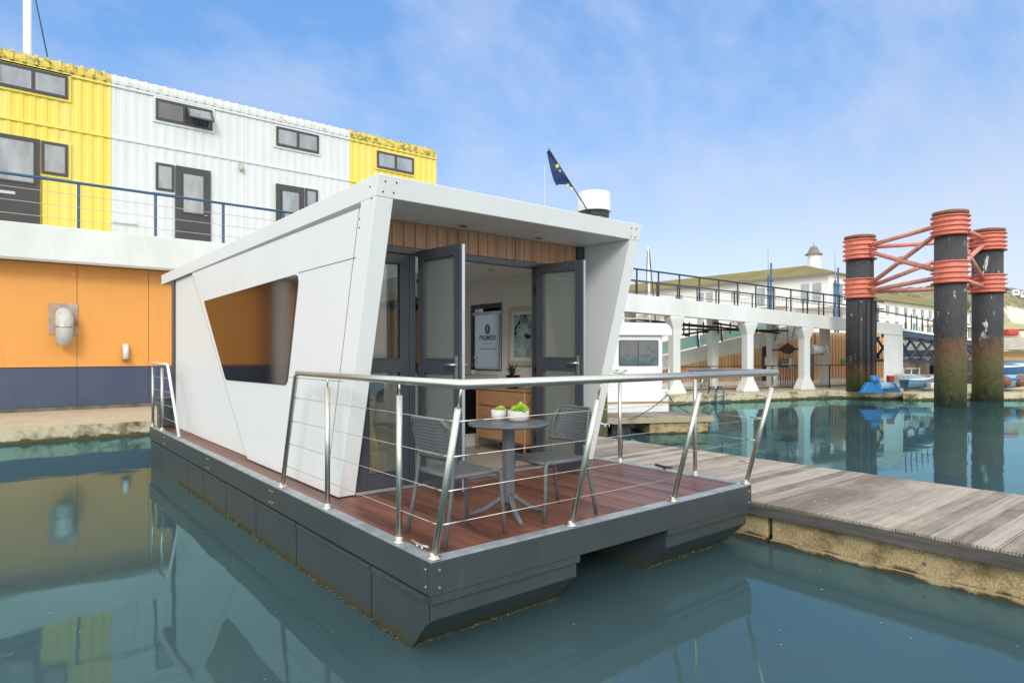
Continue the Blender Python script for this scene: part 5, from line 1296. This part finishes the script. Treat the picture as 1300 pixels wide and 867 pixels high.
# ================================================================== FLOATING BITS ON WATER
lm = grime('floating_debris', (.30,.32,.26), .8)
fd = MB()
for i in range(120):
    px = random.uniform(0,1300); py = random.uniform(600,866)
    p = onz(px,py,.003)
    if -.05 < p.x < 3.9 and p.y > -.05: continue
    if 3.8 < p.x < 6.5: continue
    s = random.choice((.003,.004,.005,.006,.009))*(p-Vector(CAM)).length/4.5; a = random.random()*6; n_ = 6
    fd.add([(p.x+s*random.uniform(.4,1.3)*math.cos(a+6.283*j/n_), p.y+s*random.uniform(.2,1.)*math.sin(a+6.283*j/n_), .004) for j in range(n_)], [tuple(range(n_))])
fd.build('floating_debris', lm, kind='stuff', label='tiny specks of weed and foam floating on the water', cat='debris')

# ================================================================== WORLD, SUN, CAMERA
wd = bpy.data.worlds.new('World'); sc.world = wd; wd.use_nodes = True; n = wd.node_tree; n.nodes.clear()
SUN_EL = rad(28); SX, SY = -.60, -.80
sky = n.nodes.new('ShaderNodeTexSky'); sky.sky_type = 'NISHITA'; sky.sun_disc = False; sky.sun_elevation = SUN_EL
sky.sun_rotation = math.pi/2 - math.atan2(SY, SX); sky.air_density = 1.0; sky.dust_density = .6; sky.ozone_density = 3.
tc = n.nodes.new('ShaderNodeTexCoord'); mp = n.nodes.new('ShaderNodeMapping'); mp.inputs['Scale'].default_value = (1.1,3.4,2.6); mp.inputs['Rotation'].default_value = (.75,.35,.25); L(n, tc.outputs['Generated'], mp.inputs[0])
f1 = noise(n, mp.outputs[0], 2.2, 7, .6)
sp = n.nodes.new('ShaderNodeSeparateXYZ'); L(n, tc.outputs['Generated'], sp.inputs[0]); zc = sp.outputs[2]
lat = math_(n,'ADD', math_(n,'MULTIPLY', sp.outputs[0], RX), math_(n,'MULTIPLY', sp.outputs[1], RY))
grad = ramp(n, math_(n,'SUBTRACT', zc, math_(n,'MULTIPLY', lat, .13)), [(0.,(.76,.81,.91)),(.11,(.67,.75,.92)),(.28,(.33,.55,.97)),(.45,(.19,.44,.94)),(.7,(.15,.38,.85))])
vm = n.nodes.new('ShaderNodeVectorMath'); vm.operation = 'SCALE'; vm.inputs['Scale'].default_value = 3.4; L(n, grad, vm.inputs[0])
blue = mix(n, .78, sky.outputs[0], vm.outputs[0])
wisp = ramp(n, f1, [(.38,(0,0,0)),(.80,(.7,.7,.7))])
col = mix(n, wisp, blue, (2.75,3.0,3.6))
# bright broken cloud added out of view, overhead and behind, for neutral fill light
fwd = math_(n,'ADD', math_(n,'MULTIPLY', sp.outputs[0], FX), math_(n,'MULTIPLY', sp.outputs[1], FY))
ovh = ramp(n, math_(n,'SUBTRACT', zc, math_(n,'MULTIPLY', fwd, .25)), [(.38,(0,0,0)),(.60,(.9,.9,.9))])
back = ramp(n, fwd, [(.0,(.85,.85,.85)),(.30,(0,0,0))])
cm = math_(n,'MAXIMUM', ovh, back)
fc_ = noise(n, tc.outputs['Generated'], 3.2, 5, .6)
cl_ = n.nodes.new('ShaderNodeVectorMath'); cl_.operation = 'SCALE'; cl_.inputs['Scale'].default_value = 7.1; L(n, ramp(n, fc_, [(.38,(.68,.72,.78)),(.62,(1,.97,.92))]), cl_.inputs[0])
col = mix(n, cm, col, cl_.outputs[0])

bgn = n.nodes.new('ShaderNodeBackground'); bgn.inputs[1].default_value = .14; L(n, col, bgn.inputs[0])
out = n.nodes.new('ShaderNodeOutputWorld'); L(n, bgn.outputs[0], out.inputs[0])
sl = bpy.data.lights.new('sun', 'SUN'); sl.energy = .95; sl.angle = rad(18); sl.color = (1,.97,.93)
so = bpy.data.objects.new('sun', sl); COL.objects.link(so)
dvec = Vector((-SX*math.cos(SUN_EL), -SY*math.cos(SUN_EL), -math.sin(SUN_EL)))
so.rotation_euler = dvec.to_track_quat('-Z','Y').to_euler(); so.location = (-20,-20,30)
cam = bpy.data.cameras.new('camera'); co = bpy.data.objects.new('camera', cam); COL.objects.link(co); sc.camera = co
cam.sensor_width = 36; cam.lens = 36*FOC/1300; cam.shift_y = (HY-433.5)/1300; cam.clip_end = 4000; cam.clip_start = .05
co.location = CAM; co.rotation_euler = (rad(90), 0, -math.atan2(FX, FY))
sc.view_settings.view_transform = 'Standard'; sc.view_settings.look = 'None'; sc.view_settings.gamma = 1; sc.view_settings.exposure = .9
sc.cycles.max_bounces = 10; sc.cycles.transparent_max_bounces = 16; sc.cycles.glossy_bounces = 5
